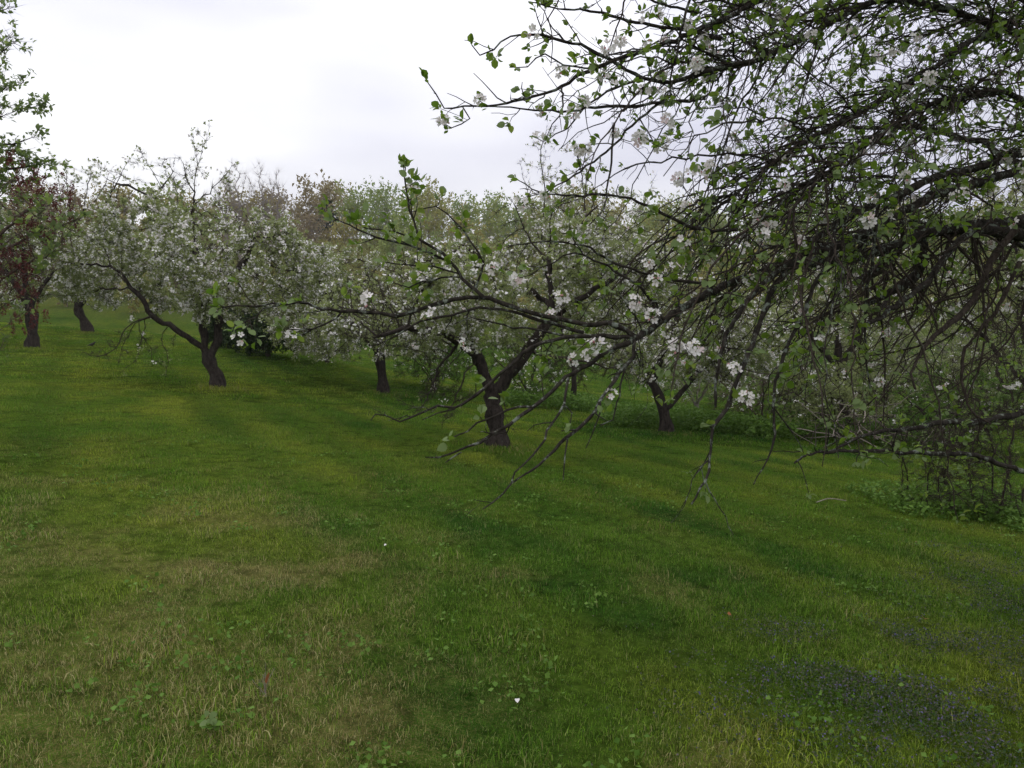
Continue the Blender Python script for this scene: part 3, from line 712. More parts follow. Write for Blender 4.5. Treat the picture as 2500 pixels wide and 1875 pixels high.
# ------------------------------------------------------------------ far woodland, bare trees, conifers
mbw = MB(); mbt = MB()
def far_tree(px, d, h, tint, n=420, spread=.42):
    X = (px - 1250) / F_PX * d; b = np.array([X, d, float(H(X, d))])
    spikes(mbt, b[None], np.array([[rng.normal(0, .04), 0, 1.0]]), h * .8, h * .012)
    nb = 34; az = rng.uniform(0, 6.283, nb); el = rng.uniform(.25, 1.45, nb); st = rng.uniform(.03, .6, nb) * h
    dv = np.stack([np.cos(az) * np.cos(el), np.sin(az) * np.cos(el), np.sin(el)], -1); L = np.minimum(h * spread / np.maximum(np.cos(el), .25), (h - st) / np.maximum(np.sin(el), .3)) * rng.uniform(.7, 1.05, nb)
    o = b + np.stack([np.zeros(nb), np.zeros(nb), st], -1); spikes(mbt, o, dv, L, h * .004)
    k = rng.integers(0, nb, n); t = rng.random(n) ** .55
    q = o[k] + dv[k] * (L[k] * t)[:, None] + rng.normal(0, h * .035, (n, 3))
    s_, d_, n_ = frame(rng.normal(0, 1, (n, 3)) + [0, 0, .5]); stamp(mbw, *DIAMOND, q, s_, d_, n_, rng.uniform(.28, .58, n) * (1 if h > 5 else .75), np.clip(tint + rng.normal(0, .05, n), 0, .88))
for (dr, stp, h0, h1, nn_) in ((133, 36, 3.2, 5.0, 180), (126, 46, 7.5, 10.5, 800), (117, 32, 2.2, 3.8, 150), (102, 62, 6.5, 9.5, 820), (92, 48, 2.0, 3.5, 170), (80, 84, 4.5, 7, 700), (61, 110, 2.8, 4.6, 420)):
    for px in np.arange(-420, 3000, stp):
        p_ = px + rng.normal(0, stp * .35); d = dr + rng.normal(0, 5)
        tt = rng.uniform(.15, .48) if p_ < 860 else rng.uniform(.5, .86)
        if dr < 90: tt = rng.choice([.1, .25, .42, .5]) if p_ < 860 else rng.choice([.45, .5, .55, .62, .7])
        h = rng.uniform(h0, h1) * (.8 if p_ > 1700 else .62 if p_ < 540 else .75 if p_ < 720 else .93)
        far_tree(p_, d, h, tt, nn_ if -100 < p_ < 2500 else nn_ // 2)
far_tree(455, 62, 8.6, .74, 1200, .5)
o = mbw.build("woodland", M_WOODS, kind="stuff"); tag(o, "distant spring woodland of tan and pale green crowns on the hill", "woodland")
mbt.build("trunks", M_FARTWIG, o, kind="stuff")
def bare(px, d, top, label, w):
    X = (px - 1250) / F_PX * d; b = np.array([X, d, float(H(X, d))]); zt = P(px, top, d)[2]; h = zt - b[2]
    c = b + [0, 0, h * .62]; v = unit(rng.normal(0, 1, (420, 3))) * (rng.random((420, 1)) ** .4) * [w, w, h * .38]
    t = thing("bare_tree", label, "tree", b, "bare trees on the skyline")
    pos, par, main = colonise([np.array([b, b + [0, 0, h * .3], b + [rng.normal(0, .1), 0, h * .6]])], c + v, step=.4, kill=.65, infl=3, iters=70)
    rad, chains, kids = tree_mesh(pos, par, main, .16, .012); tr, tw = MB(), MB()
    tube(tr, pos[chains[0]], rad[chains[0]], 7)
    for ch in chains[1:]: tube(tw, pos[ch], rad[ch], 3, cap=False)
    m = 1100; k = rng.integers(3, len(pos), m); spikes(tw, pos[k], unit(pos[k] - pos[par[k]] + rng.normal(0, .35, (m, 3)) + [0, 0, .5]), rng.uniform(.4, 1.2, m), .0065)
    tr.build("trunk", M_FARTWIG, t); tw.build("crown", M_FARTWIG, t, kind="stuff", label="leafless grey brown twigs")
bare(592, 66, 380, "bare leafless tree on the skyline, left one of the tall pair", 1.35)
bare(648, 64, 384, "bare leafless tree on the skyline, right one of the tall pair", 1.25)
bare(685, 70, 405, "short bare leafless tree right of the tall bare pair", 1.2)
bare(560, 72, 420, "thin bare leafless tree left of the tall bare pair", 1.3)
def conifer(px, d, top, label, w):
    X = (px - 1250) / F_PX * d; b = np.array([X, d, float(H(X, d))]); h = P(px, top, d)[2] - b[2]
    t = thing("conifer", label, "tree", b, "dark conifers in the wood"); tr, cr = MB(), MB()
    tube(tr, [b, b + [0, 0, h * .5], b + [0, 0, h * .97]], [.16, .1, .02], 6); tr.build("trunk", M_BARK2, t)
    n = 2600; z = rng.random(n) ** .8; r = w * (1 - z) * rng.random(n) ** .4 * (.7 + .3 * np.sin(z * 40)); a = rng.uniform(0, 6.283, n)
    q = b + np.stack([np.cos(a) * r, np.sin(a) * r, h * (.12 + .88 * z)], -1); dv = np.stack([np.cos(a), np.sin(a), rng.normal(-.3, .3, n)], -1)
    s_, d_, n_ = frame(dv); stamp(cr, *DIAMOND, q, s_, d_, n_, rng.uniform(.25, .5, n), rng.random(n)); cr.build("crown", M_EVER, t, kind="stuff")
conifer(803, 105, 473, "dark conifer poking above the tan wood in the gap", 2.8)
conifer(283, 80, 503, "dark conifer behind the crowns at the left skyline", 2.6)

# ------------------------------------------------------------------ the near apple tree that hangs in from the right
base = on_ground((3.75, 5.05, 0))
near = thing("apple_tree", "near apple tree hanging pink white blossoms and long bare twigs in from the right", "tree", base)
T1, T2, T3, T4 = np.array([3.6, 4.95, 1.55]), np.array([3.57, 4.93, 2.05]), np.array([3.6, 4.97, 2.5]), np.array([3.72, 5.05, 3.0])
o = MB(); q = smooth_line([base - [0, 0, .1], base + [-.03, 0, .4], T1 * .7 + base * .3 + [0, 0, .25], T1, T2, T3, T4, T4 + [.3, .2, .9], T4 + [.35, .5, 1.7]], .12, .01)
tube(o, q, np.interp(np.linspace(0, 1, len(q)), [0, .08, .5, .7, 1], [.26, .19, .17, .12, .03]), 14, rough=.25); o.build("trunk", M_BARK, near)
BR, LV, FL, SAMP = [], [], [], []       # branch records, leaves, flower clusters, sample points on the wood
def rosette(c, dirv, n=5, s0=.024, s1=.049):
    dirv = unit(dirv)
    for k in range(n):
        dv = unit(dirv * .65 + rng.normal(0, .55, 3) + [0, 0, .25]); LV.append((c + rng.normal(0, .004, 3), dv, rng.uniform(s0, s1) * (1 if rng.random() > .25 else .6), np.clip(rng.normal(.5, .25), 0, 1)))
def side_twig(mb_, p, dv, L, r, leafy, bloom, sub=True, droop=.5, z_up=.0):
    n = max(3, int(L / .035)); pts = [p]; dv = unit(dv)
    for i in range(n):
        dv = unit(dv + rng.normal(0, .23, 3) + [0, 0, (-droop + z_up) * .07]); pts.append(pts[-1] + dv * (L / n))
    pts = np.array(pts); tube(mb_, pts, np.linspace(r, max(.0011, r * .45), len(pts)), 4 if r < .004 else 5, rng.random(), cap=False)
    if sub:
        for i in range(1, len(pts) - 1):
            if rng.random() < .42:
                ax = unit(np.cross(dv, rng.normal(0, 1, 3))); l2 = rng.uniform(.01, .035) if rng.random() < .6 else rng.uniform(.04, .13)
                if l2 < .036:
                    e = pts[i] + unit(ax + dv * .6) * l2; spikes(mb_, pts[i][None], unit(ax + dv * .6)[None], l2, max(.0016, r * .5))
                    if rng.random() < leafy * .8: rosette(e, ax + dv * .5, rng.integers(3, 6))
                    elif rng.random() < bloom * .5: FL.append((e, ax, 1.0))
                else: side_twig(mb_, pts[i], ax + dv * .9, l2, r * .6, leafy, bloom, False, droop)
    x = rng.random()
    if x < leafy: rosette(pts[-1], dv, rng.integers(4, 8))
    elif x < leafy + bloom: FL.append((pts[-1], dv, 1.0)); rosette(pts[-1], dv, 3)
    return pts
def branch(line, r0, r1, leafy=.4, bloom=.05, dens=13, tw=(.05, .24), droop=.5, wob=.003, sides=7, mat=M_BARK, step=.035, spur=.5, t0=0.0, z_up=0.0, into=None):
    q = smooth_line(line, step, wob); n = len(q); r = np.interp(np.linspace(0, 1, n), [0, .6, 1], [r0, r0 * .55 + r1 * .45, r1])
    r = r * (1 + .10 * rng.normal(0, 1, n).clip(-1.5, 1.5)) if r0 > .006 else r
    m = into or MB(); tube(m, q, r, sides, rng.random(), rough=.14 if r0 > .012 else .05)
    L = np.linalg.norm(np.diff(q, axis=0), axis=1).sum(); k = int(L * dens)
    for _ in range(k):
        i = int(rng.uniform(max(1, t0 * n), n - 1)); dv = unit(q[min(n - 1, i + 1)] - q[i - 1]); ax = unit(np.cross(dv, rng.normal(0, 1, 3)))
        if rng.random() < spur:
            l2 = rng.uniform(.008, .03); u_ = unit(ax + dv * .5); spikes(m, q[i][None], u_[None], l2 + r[i], .0024)
            if rng.random() < leafy * .55: rosette(q[i] + u_ * (l2 + r[i]), u_, rng.integers(3, 6))
        else: side_twig(m, q[i], ax + dv * rng.uniform(.5, 1.4) + [0, 0, z_up], rng.uniform(*tw), min(.0034, r[i] * .6), leafy, bloom, True, droop, z_up)
    if r1 < .006: rosette(q[-1], q[-1] - q[-2], rng.integers(3, 7)) if rng.random() < leafy + .2 else None
    
    if into is None: m.build("branch", mat, near)
    BR.append(q); SAMP.append(q[::2])
    return q
def tr(pts, d0, d1): return PL(pts, d0, d1)
# big limbs
M1 = branch(np.vstack([T3, tr([(2620, 345), (2500, 372), (2382, 410), (2283, 433), (2211, 467), (2135, 498), (2040, 547), (1949, 616)], 4.4, 3.35)]), .026, .012, .25, .04, 9)
M2 = branch(np.vstack([T3, tr([(2620, 395), (2500, 414), (2382, 448), (2306, 467), (2211, 513), (2116, 566), (2040, 600), (1990, 612), (1941, 623)], 4.3, 3.3)]), .031, .014, .25, .04, 8)
M3 = branch(np.vstack([T2, tr([(2500, 575), (2300, 562), (2154, 612), (2000, 640), (1903, 650), (1850, 668), (1774, 696), (1721, 720), (1642, 768), (1582, 808), (1551, 825)], 4.35, 2.9)]), .036, .0125, .3, .08, 8)
M10 = branch(np.vstack([T2, tr([(2560, 545), (2460, 548), (2340, 560), (2240, 570), (2190, 610), (2140, 660), (2090, 690)], 4.6, 4.3)]), .05, .028, .1, .02, 8, sides=10)
branch(tr([(2240, 575), (2250, 620), (2230, 680), (2160, 720), (2110, 745)], 4.35, 4.2), .04, .012, .1, .02, 10)
M4 = branch(np.vstack([T4, tr([(2560, 120), (2300, 20), (2154, 0), (2040, 49), (1926, 110), (1831, 152), (1755, 167), (1703, 175)], 4.6, 3.4)]), .024, .009, .3, .04, 10)
M5 = branch(np.vstack([T4, tr([(2600, 0), (2500, 35), (2382, 95), (2287, 160), (2116, 266), (1960, 350), (1850, 430), (1740, 520), (1660, 600)], 4.5, 3.3)]), .022, .004, .3, .04, 10)
M6 = branch(np.vstack([T4, tr([(2500, -160), (2200, -140), (1980, -70), (1840, 10), (1779, 42)], 4.6, 3.45)]), .024, .009, .3, .04, 10)
M11 = branch(np.vstack([T4 + [0, 0, .2], tr([(2450, -330), (2150, -380), (1900, -330), (1720, -220), (1620, -120)], 4.3, 3.2)]), .026, .007, .3, .04, 10)
M12 = branch(np.vstack([T3, tr([(2500, 250), (2380, 230), (2260, 260), (2150, 330), (2060, 390), (1960, 480), (1900, 560)], 4.2, 3.0)]), .019, .005, .3, .05, 10)
M13 = branch(np.vstack([T4 + [.05, 0, .4], T4 + [-.6, -1.2, 1.2], T4 + [-1.3, -2.2, 1.5], T4 + [-1.9, -2.9, 1.2]]), .04, .008, .4, .05, 12)  # unseen limb above the frame, added for its shade
M14 = branch(np.vstack([T4 + [.05, 0, .3], T4 + [.6, -1.0, .9], T4 + [.9, -2.2, 1.0], T4 + [.8, -3.2, .7]]), .04, .008, .4, .05, 12)  # likewise out of frame, added to shade the ground
# drooping twigs in front of the lawn, traced
branch(tr([(1964, 618), (1903, 660), (1858, 694), (1831, 728), (1804, 766), (1785, 800), (1766, 842), (1751, 918), (1747, 994)], 3.3, 2.95), .012, .005, .2, .05, 9)
branch(tr([(1945, 625), (1888, 705), (1873, 743), (1854, 796), (1842, 827), (1823, 880), (1804, 922), (1774, 994), (1740, 1047), (1732, 1123), (1721, 1175), (1688, 1231)], 3.3, 2.75), .013, .0032, .08, .0, 9)
branch(tr([(2040, 600), (1985, 700), (1960, 770), (1920, 850), (1895, 930), (1888, 1010), (1890, 1060), (1876, 1120), (1840, 1183)], 3.4, 3.0), .011, .0025, .1, .0, 8)
branch(tr([(2143, 470), (2138, 560), (2128, 650), (2116, 720), (2112, 780), (2116, 880), (2124, 948)], 3.5, 3.6), .008, .004, .03, .0, 7)
branch(tr([(2480, 560), (2420, 640), (2385, 717), (2355, 758), (2306, 800), (2268, 834), (2241, 880), (2222, 910), (2235, 950)], 4.2, 3.7), .02, .006, .03, .01, 14, mat=M_TWIG)
branch(tr([(2400, 540), (2330, 600), (2260, 690), (2200, 735), (2140, 780), (2080, 800)], 4.2, 3.5), .018, .008, .08, .02, 9)
branch(tr([(2490, 640), (2430, 760), (2360, 850), (2350, 930), (2370, 1000), (2420, 1035)], 4.2, 3.9), .012, .005, .03, .0, 14, mat=M_TWIG)
branch(tr([(2620, 960), (2500, 1005), (2401, 1028), (2306, 1032), (2211, 1047), (2116, 1062), (2010, 1110)], 4.2, 3.5), .02, .004, .2, .03, 12)
branch(tr([(2640, 1150), (2500, 1150), (2380, 1112), (2268, 1106), (2116, 1102), (1983, 1106), (1940, 1130)], 3.9, 3.1), .014, .004, .22, .02, 12)
# the fork at the middle and its five arms
B1 = branch(tr([(1551, 825), (1506, 793), (1430, 791), (1365, 776), (1278, 757), (1190, 730), (1149, 723), (1107, 730), (1050, 749), (1012, 761), (966, 772), (928, 765), (860, 757), (833, 759), (780, 749), (723, 740), (699, 741), (627, 744), (578, 748), (545, 750)], 2.9, 2.72), .011, .003, .3, .03, 5, (.04, .12), z_up=.5, t0=.2)
branch(tr([(720, 740), (680, 748), (645, 757), (627, 774), (612, 783), (580, 795), (571, 806)], 2.76, 2.7), .0035, .002, .5, .04, 7, (.03, .08))
branch(tr([(833, 763), (822, 777), (790, 795), (762, 804), (744, 815), (726, 819)], 2.78, 2.72), .004, .002, .4, .05, 6, (.03, .08))
branch(tr([(762, 803), (735, 804), (692, 803)], 2.74, 2.72), .0025, .0018, .6, 0, 8, (.02, .06))
B2 = branch(tr([(1551, 825), (1500, 822), (1449, 820), (1407, 822), (1346, 829), (1297, 848), (1259, 879), (1225, 909), (1194, 943), (1164, 966), (1133, 985), (1111, 996), (1069, 989), (1042, 1000), (1004, 1019), (978, 1027), (936, 1013), (917, 1013), (905, 1026)], 2.9, 2.55), .009, .002, .06, .01, 7, (.03, .1))
branch(tr([(1111, 998), (1073, 1011), (1031, 1025)], 2.66, 2.6), .003, .0018, .05, 0, 5, (.02, .06))
branch(tr([(1425, 812), (1346, 789), (1278, 768), (1202, 753), (1172, 751), (1126, 761), (1073, 774), (1030, 785), (1000, 800), (966, 822), (920, 843)], 2.9, 2.78), .0075, .0022, .25, .06, 7, (.03, .12))
branch(tr([(1390, 822), (1310, 805), (1230, 795), (1190, 785), (1150, 775), (1110, 790)], 2.86, 2.8), .005, .002, .25, .08, 7, (.03, .12))
B3 = branch(tr([(1551, 828), (1468, 871), (1422, 897), (1380, 920), (1357, 947), (1327, 973), (1297, 996), (1270, 1015), (1240, 1038), (1202, 1057), (1171, 1076), (1141, 1091), (1095, 1110), (1038, 1116)], 2.9, 2.45), .0098, .0022, .06, .0, 7, (.03, .11))
branch(tr([(1126, 1104), (1105, 1118), (1088, 1129)], 2.54, 2.5), .0028, .002, 0, 0, 4, (.02, .04))
branch(tr([(1297, 993), (1240, 1000), (1190, 1023), (1141, 1049), (1095, 1076)], 2.65, 2.5), .0045, .002, .12, 0, 6, (.02, .08))
B4 = branch(tr([(1549, 829), (1544, 871), (1513, 913), (1487, 947), (1464, 981), (1437, 1023), (1407, 1049), (1384, 1069), (1354, 1103), (1316, 1133), (1278, 1160), (1248, 1179), (1225, 1209), (1202, 1228), (1179, 1243)], 2.9, 2.35), .0082, .002, .02, .0, 8, (.03, .12))
branch(tr([(1388, 922), (1376, 985), (1350, 1031), (1327, 1072), (1297, 1114), (1259, 1156), (1248, 1179)], 2.7, 2.42), .0048, .0025, .03, 0, 7, (.02, .1))
branch(tr([(1386, 1070), (1382, 1110), (1375, 1171)], 2.6, 2.55), .003, .0018, 0, 0, 7, (.02, .05))
branch(tr([(1528, 895), (1506, 985), (1498, 1023), (1464, 1038)], 2.82, 2.7), .004, .002, .15, .05, 9, (.03, .1))
branch(tr([(1466, 980), (1457, 1030), (1430, 1095)], 2.72, 2.65), .003, .0018, .05, 0, 8, (.02, .07))
branch(tr([(1376, 985), (1395, 1005), (1392, 1035)], 2.65, 2.6), .0024, .0016, 0, 0, 6, (.02, .05))
# arms that lift away on the left of the fork
branch(tr([(1184, 729), (1133, 680), (1099, 638), (1061, 604), (1023, 581), (1008, 535), (996, 490), (987, 440), (990, 408)], 2.83, 2.9), .007, .0022, .75, .02, 15, (.03, .12), z_up=.6, t0=.12)
branch(tr([(1099, 638), (1027, 608), (966, 592), (920, 581), (852, 551), (791, 520)], 2.87, 2.8), .005, .002, .7, .01, 15, (.03, .11), z_up=.6)
branch(tr([(1023, 581), (966, 566), (916, 562), (871, 543)], 2.89, 2.85), .0035, .002, .75, 0, 15, (.03, .1), z_up=.6)
branch(tr([(1120, 668), (1060, 652), (990, 650), (940, 640)], 2.85, 2.75), .0035, .002, .7, .03, 15, (.03, .11), z_up=.4)
branch(tr([(1160, 705), (1180, 640), (1150, 590), (1110, 540), (1070, 505), (1030, 510)], 2.84, 2.95), .0045, .002, .6, .05, 14, (.03, .12), z_up=.5)
branch(tr([(1130, 678), (1060, 680), (1000, 700), (960, 690)], 2.85, 2.72), .0035, .002, .7, .02, 14, (.03, .1), z_up=.3)
# upper branches against the sky
U1 = branch(tr([(1840, 150), (1760, 165), (1703, 180), (1657, 194), (1638, 199), (1570, 190), (1513, 163), (1479, 144), (1418, 110), (1380, 101), (1323, 85), (1247, 87), (1205, 118), (1171, 133), (1152, 110)], 3.4, 3.0), .0105, .0022, .5, .05, 12, (.05, .2), z_up=.3)
U2 = branch(tr([(1779, 42), (1703, 72), (1646, 99), (1570, 125), (1513, 141), (1456, 167), (1403, 190), (1357, 220), (1304, 236), (1258, 247), (1213, 255), (1129, 262), (1087, 262), (1065, 228), (1042, 198)], 3.45, 2.95), .011, .002, .65, .04, 14, (.05, .18), z_up=.3)
branch(tr([(1130, 262), (1148, 290), (1125, 304), (1103, 310), (1080, 300)], 2.98, 2.95), .0028, .0018, .8, .03, 16, (.02, .08))
U3 = branch(tr([(1760, 95), (1684, 76), (1616, 65), (1570, 57), (1513, 46), (1467, 32), (1418, 23), (1361, 23), (1331, 15), (1290, 4)], 3.45, 3.05), .009, .002, .45, .04, 12, (.05, .2), z_up=.2)
U4 = branch(tr([(1720, 240), (1661, 247), (1593, 251), (1532, 258), (1456, 262), (1388, 270), (1304, 268), (1247, 262), (1190, 258)], 3.35, 3.0), .008, .002, .5, .06, 12, (.05, .18))
branch(tr([(1690, -20), (1684, 0), (1669, 57), (1654, 133), (1642, 190), (1638, 247)], 3.3, 3.25), .006, .003, .2, .02, 7, (.04, .12))
branch(tr([(1500, 300), (1494, 361), (1486, 418), (1479, 479), (1471, 513), (1437, 551)], 3.15, 3.0), .005, .002, .2, .02, 6, (.04, .1))
branch(tr([(1640, 230), (1560, 290), (1480, 370), (1400, 430), (1330, 470), (1290, 480)], 3.3, 3.05), .006, .002, .5, .07, 13, (.05, .18))
branch(tr([(1570, 190), (1500, 215), (1430, 260), (1390, 310), (1340, 340)], 3.2, 3.0), .005, .002, .5, .07, 12, (.05, .15))
branch(tr([(1456, 167), (1380, 160), (1330, 130), (1290, 160), (1260, 165)], 3.15, 3.05), .004, .002, .6, .04, 12, (.05, .16))
branch(tr([(1700, 30), (1620, 10), (1540, -20), (1470, -60)], 3.4, 3.1), .006, .002, .4, .05, 12, (.05, .2))
branch(tr([(1800, 560), (1700, 560), (1620, 520), (1520, 480), (1400, 480), (1320, 470), (1265, 440)], 3.3, 3.0), .008, .002, .4, .06, 12, (.05, .18))
branch(tr([(1740, 700), (1640, 680), (1520, 650), (1420, 600), (1320, 590), (1240, 600)], 3.2, 2.95), .007, .002, .45, .07, 12, (.05, .17))
branch(tr([(1620, 780), (1560, 700), (1480, 650), (1400, 620), (1350, 640), (1290, 650)], 3.05, 2.9), .006, .002, .45, .08, 12, (.05, .16))
# arching twigs of the hanging crown: each leaves a limb and droops down to the left
ARCS = [MB(), MB()]
limbs = [(M1, 30, .25, 1), (M2, 28, .25, 1), (M4, 76, .1, 1), (M5, 78, .1, .9), (M6, 68, .1, 1), (M11, 48, .15, 1), (M12, 66, .15, .95), (M3, 16, .25, .6), (U1, 8, .05, .4), (U2, 6, .05, .35)]
for q, n, s0, le in limbs:
    for _ in range(n):
        i = int(rng.uniform(s0, .97) * (len(q) - 1)); p = q[i]; tg = unit(q[min(i + 2, len(q) - 1)] - q[max(0, i - 2)])
        dv = unit(tg * .9 + np.array([rng.normal(-.25, .3), rng.normal(-.05, .55), rng.normal(.1, .28)])); L = rng.uniform(.45, 1.45) * le
        m = int(L / .07) + 2; pts = [p]
        for _k in range(m):
            dv = unit(dv + rng.normal(0, .10, 3) + [0, 0, -.045 - .03 * (_k / m)]); pts.append(pts[-1] + dv * (L / m))
        pts = np.array(pts)
        if pts[:, 1].min() < 2.1: continue
        ax_ = 1250 + F_PX * pts[:, 0] / pts[:, 1]; ay_ = 808 - F_PX * (pts[:, 2] - 1.6) / pts[:, 1]
        if ((ax_ < 1330) & (ay_ < 520)).any(): continue
        branch(pts, rng.uniform(.0032, .0062), .0016, rng.uniform(.10, .34), .035, 18, (.04, .24), step=.06, wob=.006, mat=M_TWIG if _ % 2 else M_BARK, sides=5, droop=.8, into=None if len(BR) < 195 else ARCS[_ % 2])
print('arcs', len(BR))
# low tangle at the right: bare brown drooping twigs
for _ in range(38):
    px, py = rng.uniform(2120, 2560), rng.uniform(520, 820); p = P(px, py, rng.uniform(3.9, 4.9))
    al = np.vstack([b_ for b_ in (M10, M3, M2, M12)]); j = int(np.argmin(np.linalg.norm(al - p, axis=1))); p0 = al[j]
    if np.linalg.norm(p0 - p) > .7: continue
    e = p + [rng.normal(-.3, .35), rng.normal(0, .25), -rng.uniform(.15, .65)]
    branch(np.array([p0, p, p * .4 + e * .6 + rng.normal(0, .1, 3), e]), rng.uniform(.004, .009), .0018, .07, .02, 22, (.05, .3), step=.06, mat=M_TWIG, sides=5, droop=.9, into=ARCS[1] if _ > 40 else None)
# blossoms and leaf tufts seen singly, set on short spurs from the nearest wood
ALL = np.vstack(SAMP); spur_mb = MB()
def attach(px, py, d, flower, n=5, s0=.026, s1=.047):
    p = P(px, py, d); j = int(np.argmin(np.linalg.norm(ALL - p, axis=1))); p0 = ALL[j]; dd = np.linalg.norm(p - p0)
    if dd > .3: p = p0 + (p - p0) * .3 / dd
    if dd > .012: tube(spur_mb, smooth_line([p0, (p0 + p) / 2 + [0, 0, -.01], p], .03), .0017, 4, cap=False)
    if flower: FL.append((p, unit(p - p0 + [0, -.4, .2]), flower))
    if n: rosette(p, p - p0 + np.array([0, 0, .02]), n, s0, s1)
for f in ((585, 828, 2.7), (715, 822, 2.74), (905, 735, 2.8), (1050, 776, 2.78), (1170, 662, 2.83), (1205, 655, 2.85), (1262, 680, 2.95), (1400, 580, 3.0), (1580, 650, 3.05), (1600, 682, 3.05), (1642, 655, 3.05), (1545, 740, 2.95), (1592, 772, 2.92), (1650, 850, 2.86), (1690, 855, 2.82), (1820, 970, 2.9),
          (1450, 848, 2.84), (1435, 872, 2.86), (1402, 882, 2.88), (1490, 965, 2.78), (1512, 108, 3.15), (1475, 192, 3.15), (1502, 205, 3.15), (1570, 225, 3.2), (1400, 278, 3.05), (1420, 255, 3.05), (1640, 328, 3.2), (1622, 350, 3.2), (1690, 425, 3.2), (1735, 412, 3.2), (1915, 455, 3.1), (1850, 560, 3.15), (1812, 608, 3.15),
          (1570, 50, 3.3), (1410, 372, 3.1), (1312, 338, 3.05), (1430, 372, 3.1), (1085, 300, 2.96), (1172, 247, 3.0), (1560, 340, 3.2), (1500, 330, 3.15), (2265, 195, 3.4), (2180, 130, 3.5), (2085, 85, 3.5), (2350, 475, 3.5), (1680, 65, 3.3), (1272, 497, 3.0), (1372, 730, 2.98), (1345, 772, 2.95), (1625, 300, 3.2), (1660, 440, 3.2), (1710, 430, 3.2), (2330, 480, 3.5)):
    attach(f[0], f[1], f[2], rng.uniform(.85, 1.15), rng.integers(2, 5))
for f in ((582, 690, 2.72, 4), (528, 722, 2.72, 6), (540, 758, 2.7, 4), (600, 800, 2.7, 4), (625, 825, 2.7, 4), (690, 800, 2.72, 6), (740, 790, 2.74, 4), (855, 705, 2.8, 4), (838, 728, 2.8, 5), (985, 402, 2.88, 5), (1000, 432, 2.88, 4), (1012, 468, 2.9, 5), (1075, 485, 2.92, 4), (960, 560, 2.86, 5), (1010, 590, 2.88, 6), (900, 552, 2.84, 5), (868, 545, 2.82, 5), (797, 506, 2.8, 4), (1125, 560, 2.9, 5),
          (1182, 622, 2.85, 6), (1160, 642, 2.84, 5), (1090, 650, 2.84, 6), (1040, 662, 2.82, 6), (1020, 690, 2.8, 6), (1030, 735, 2.8, 4), (1230, 980, 2.62, 7), (1162, 935, 2.62, 5), (1322, 918, 2.72, 6), (1172, 1018, 2.56, 4), (1640, 902, 2.85, 5), (2080, 828, 3.2, 7), (2120, 858, 3.2, 7), (1960, 792, 3.1, 7), (2000, 850, 3.1, 5), (1900, 912, 3.0, 6), (1920, 930, 3.0, 5), (1790, 975, 2.95, 5), (2030, 1032, 3.1, 7),
          (2062, 1062, 3.1, 7), (2352, 1080, 3.4, 6), (2200, 1100, 3.2, 7), (2250, 1112, 3.2, 7), (2350, 1040, 3.5, 6), (2060, 700, 3.4, 6), (1920, 700, 3.2, 6), (2080, 372, 3.3, 7), (2110, 410, 3.3, 6), (1720, 500, 3.2, 6), (1700, 520, 3.2, 6), (2010, 305, 3.3, 6), (2250, 205, 3.4, 6), (2400, 460, 3.6, 7), (1640, 690, 3.05, 6), (1350, 860, 2.85, 6), (1320, 870, 2.85, 6)):
    attach(f[0], f[1], f[2], 0, f[3] + 1, .03, .054)
spur_mb.build("spurs", M_TWIG, near, kind="stuff"); ARCS[0].build("twigs", M_BARK, near, kind="stuff"); ARCS[1].build("twigs", M_TWIG, near, kind="stuff")
print("near tree: branches", len(BR), "leaves", len(LV), "flowers", len(FL))

# near crown behind, grown from the trunk; unseen foliage above added for shade
att = unit(rng.normal(0, 1, (2000, 3))) * (rng.random((2000, 1)) ** .45) * [2.9, 2.5, 1.7] + [3.6, 5.4, 3.5]
pxs = 1250 + F_PX * att[:, 0] / np.maximum(att[:, 1], .5); att = att[(pxs > 1820) & (att[:, 1] > 3.2)]
shade_att = unit(rng.normal(0, 1, (3000, 3))) * (rng.random((3000, 1)) ** .45) * [3.6, 3.4, 1.1] + [3.0, 2.0, 4.2]  # out-of-frame canopy put in to darken the lawn below
shade_att = shade_att[(shade_att[:, 2] - 1.6) / np.maximum(shade_att[:, 1], .3) > .50]; att = np.vstack([att, shade_att])
pos, par, main = colonise([q[:20][::2], np.array([T4, T4 + [.8, .6, .8], T4 + [1.6, 1, 1.0]]), np.array([T3, T3 + [.6, .9, .5], T3 + [.8, 2.0, .9]]), np.array([T3, T3 + [-.5, .9, .6], T3 + [-1.1, 1.7, .8]]), np.array([T4, T4 + [-.4, .2, .8], T4 + [-1.0, .3, 1.4]]), np.array([T2, T2 + [-.7, .5, .3], T2 + [-1.4, 1.0, .3]])] if False else
    [np.array([T2, T3, T4, T4 + [.3, .2, .9]]), np.array([T4, T4 + [.8, .6, .8], T4 + [1.6, 1, 1.0]]), np.array([T3, T3 + [.6, .9, .5], T3 + [.8, 2.0, .9]]), np.array([T3, T3 + [-.5, .9, .6], T3 + [-1.1, 1.7, .8]]), np.array([T4, T4 + [-.4, .2, .8], T4 + [-1.0, .3, 1.4]]), np.array([T2, T2 + [-.7, .5, .3], T2 + [-1.4, 1.0, .3]])], att, step=.09, kill=.15, droop=.12)
rad, chains, kids = tree_mesh(pos, par, main, .09, .002); tw = MB()
for k, ch in enumerate(chains[1:]):
    r = rad[ch].copy(); r[0] = min(r[0], r[1] * 1.2)
    if r.max() > .02: o = MB(); tube(o, pos[ch], r, 8, rough=.2); o.build("branch", M_BARK, near)
    else: tube(tw, pos[ch], r, 4, rng.random(), cap=False)
fine = np.where((rad < .012) & (par >= 0))[0]; m = 12000; k = fine[rng.integers(0, len(fine), m)]
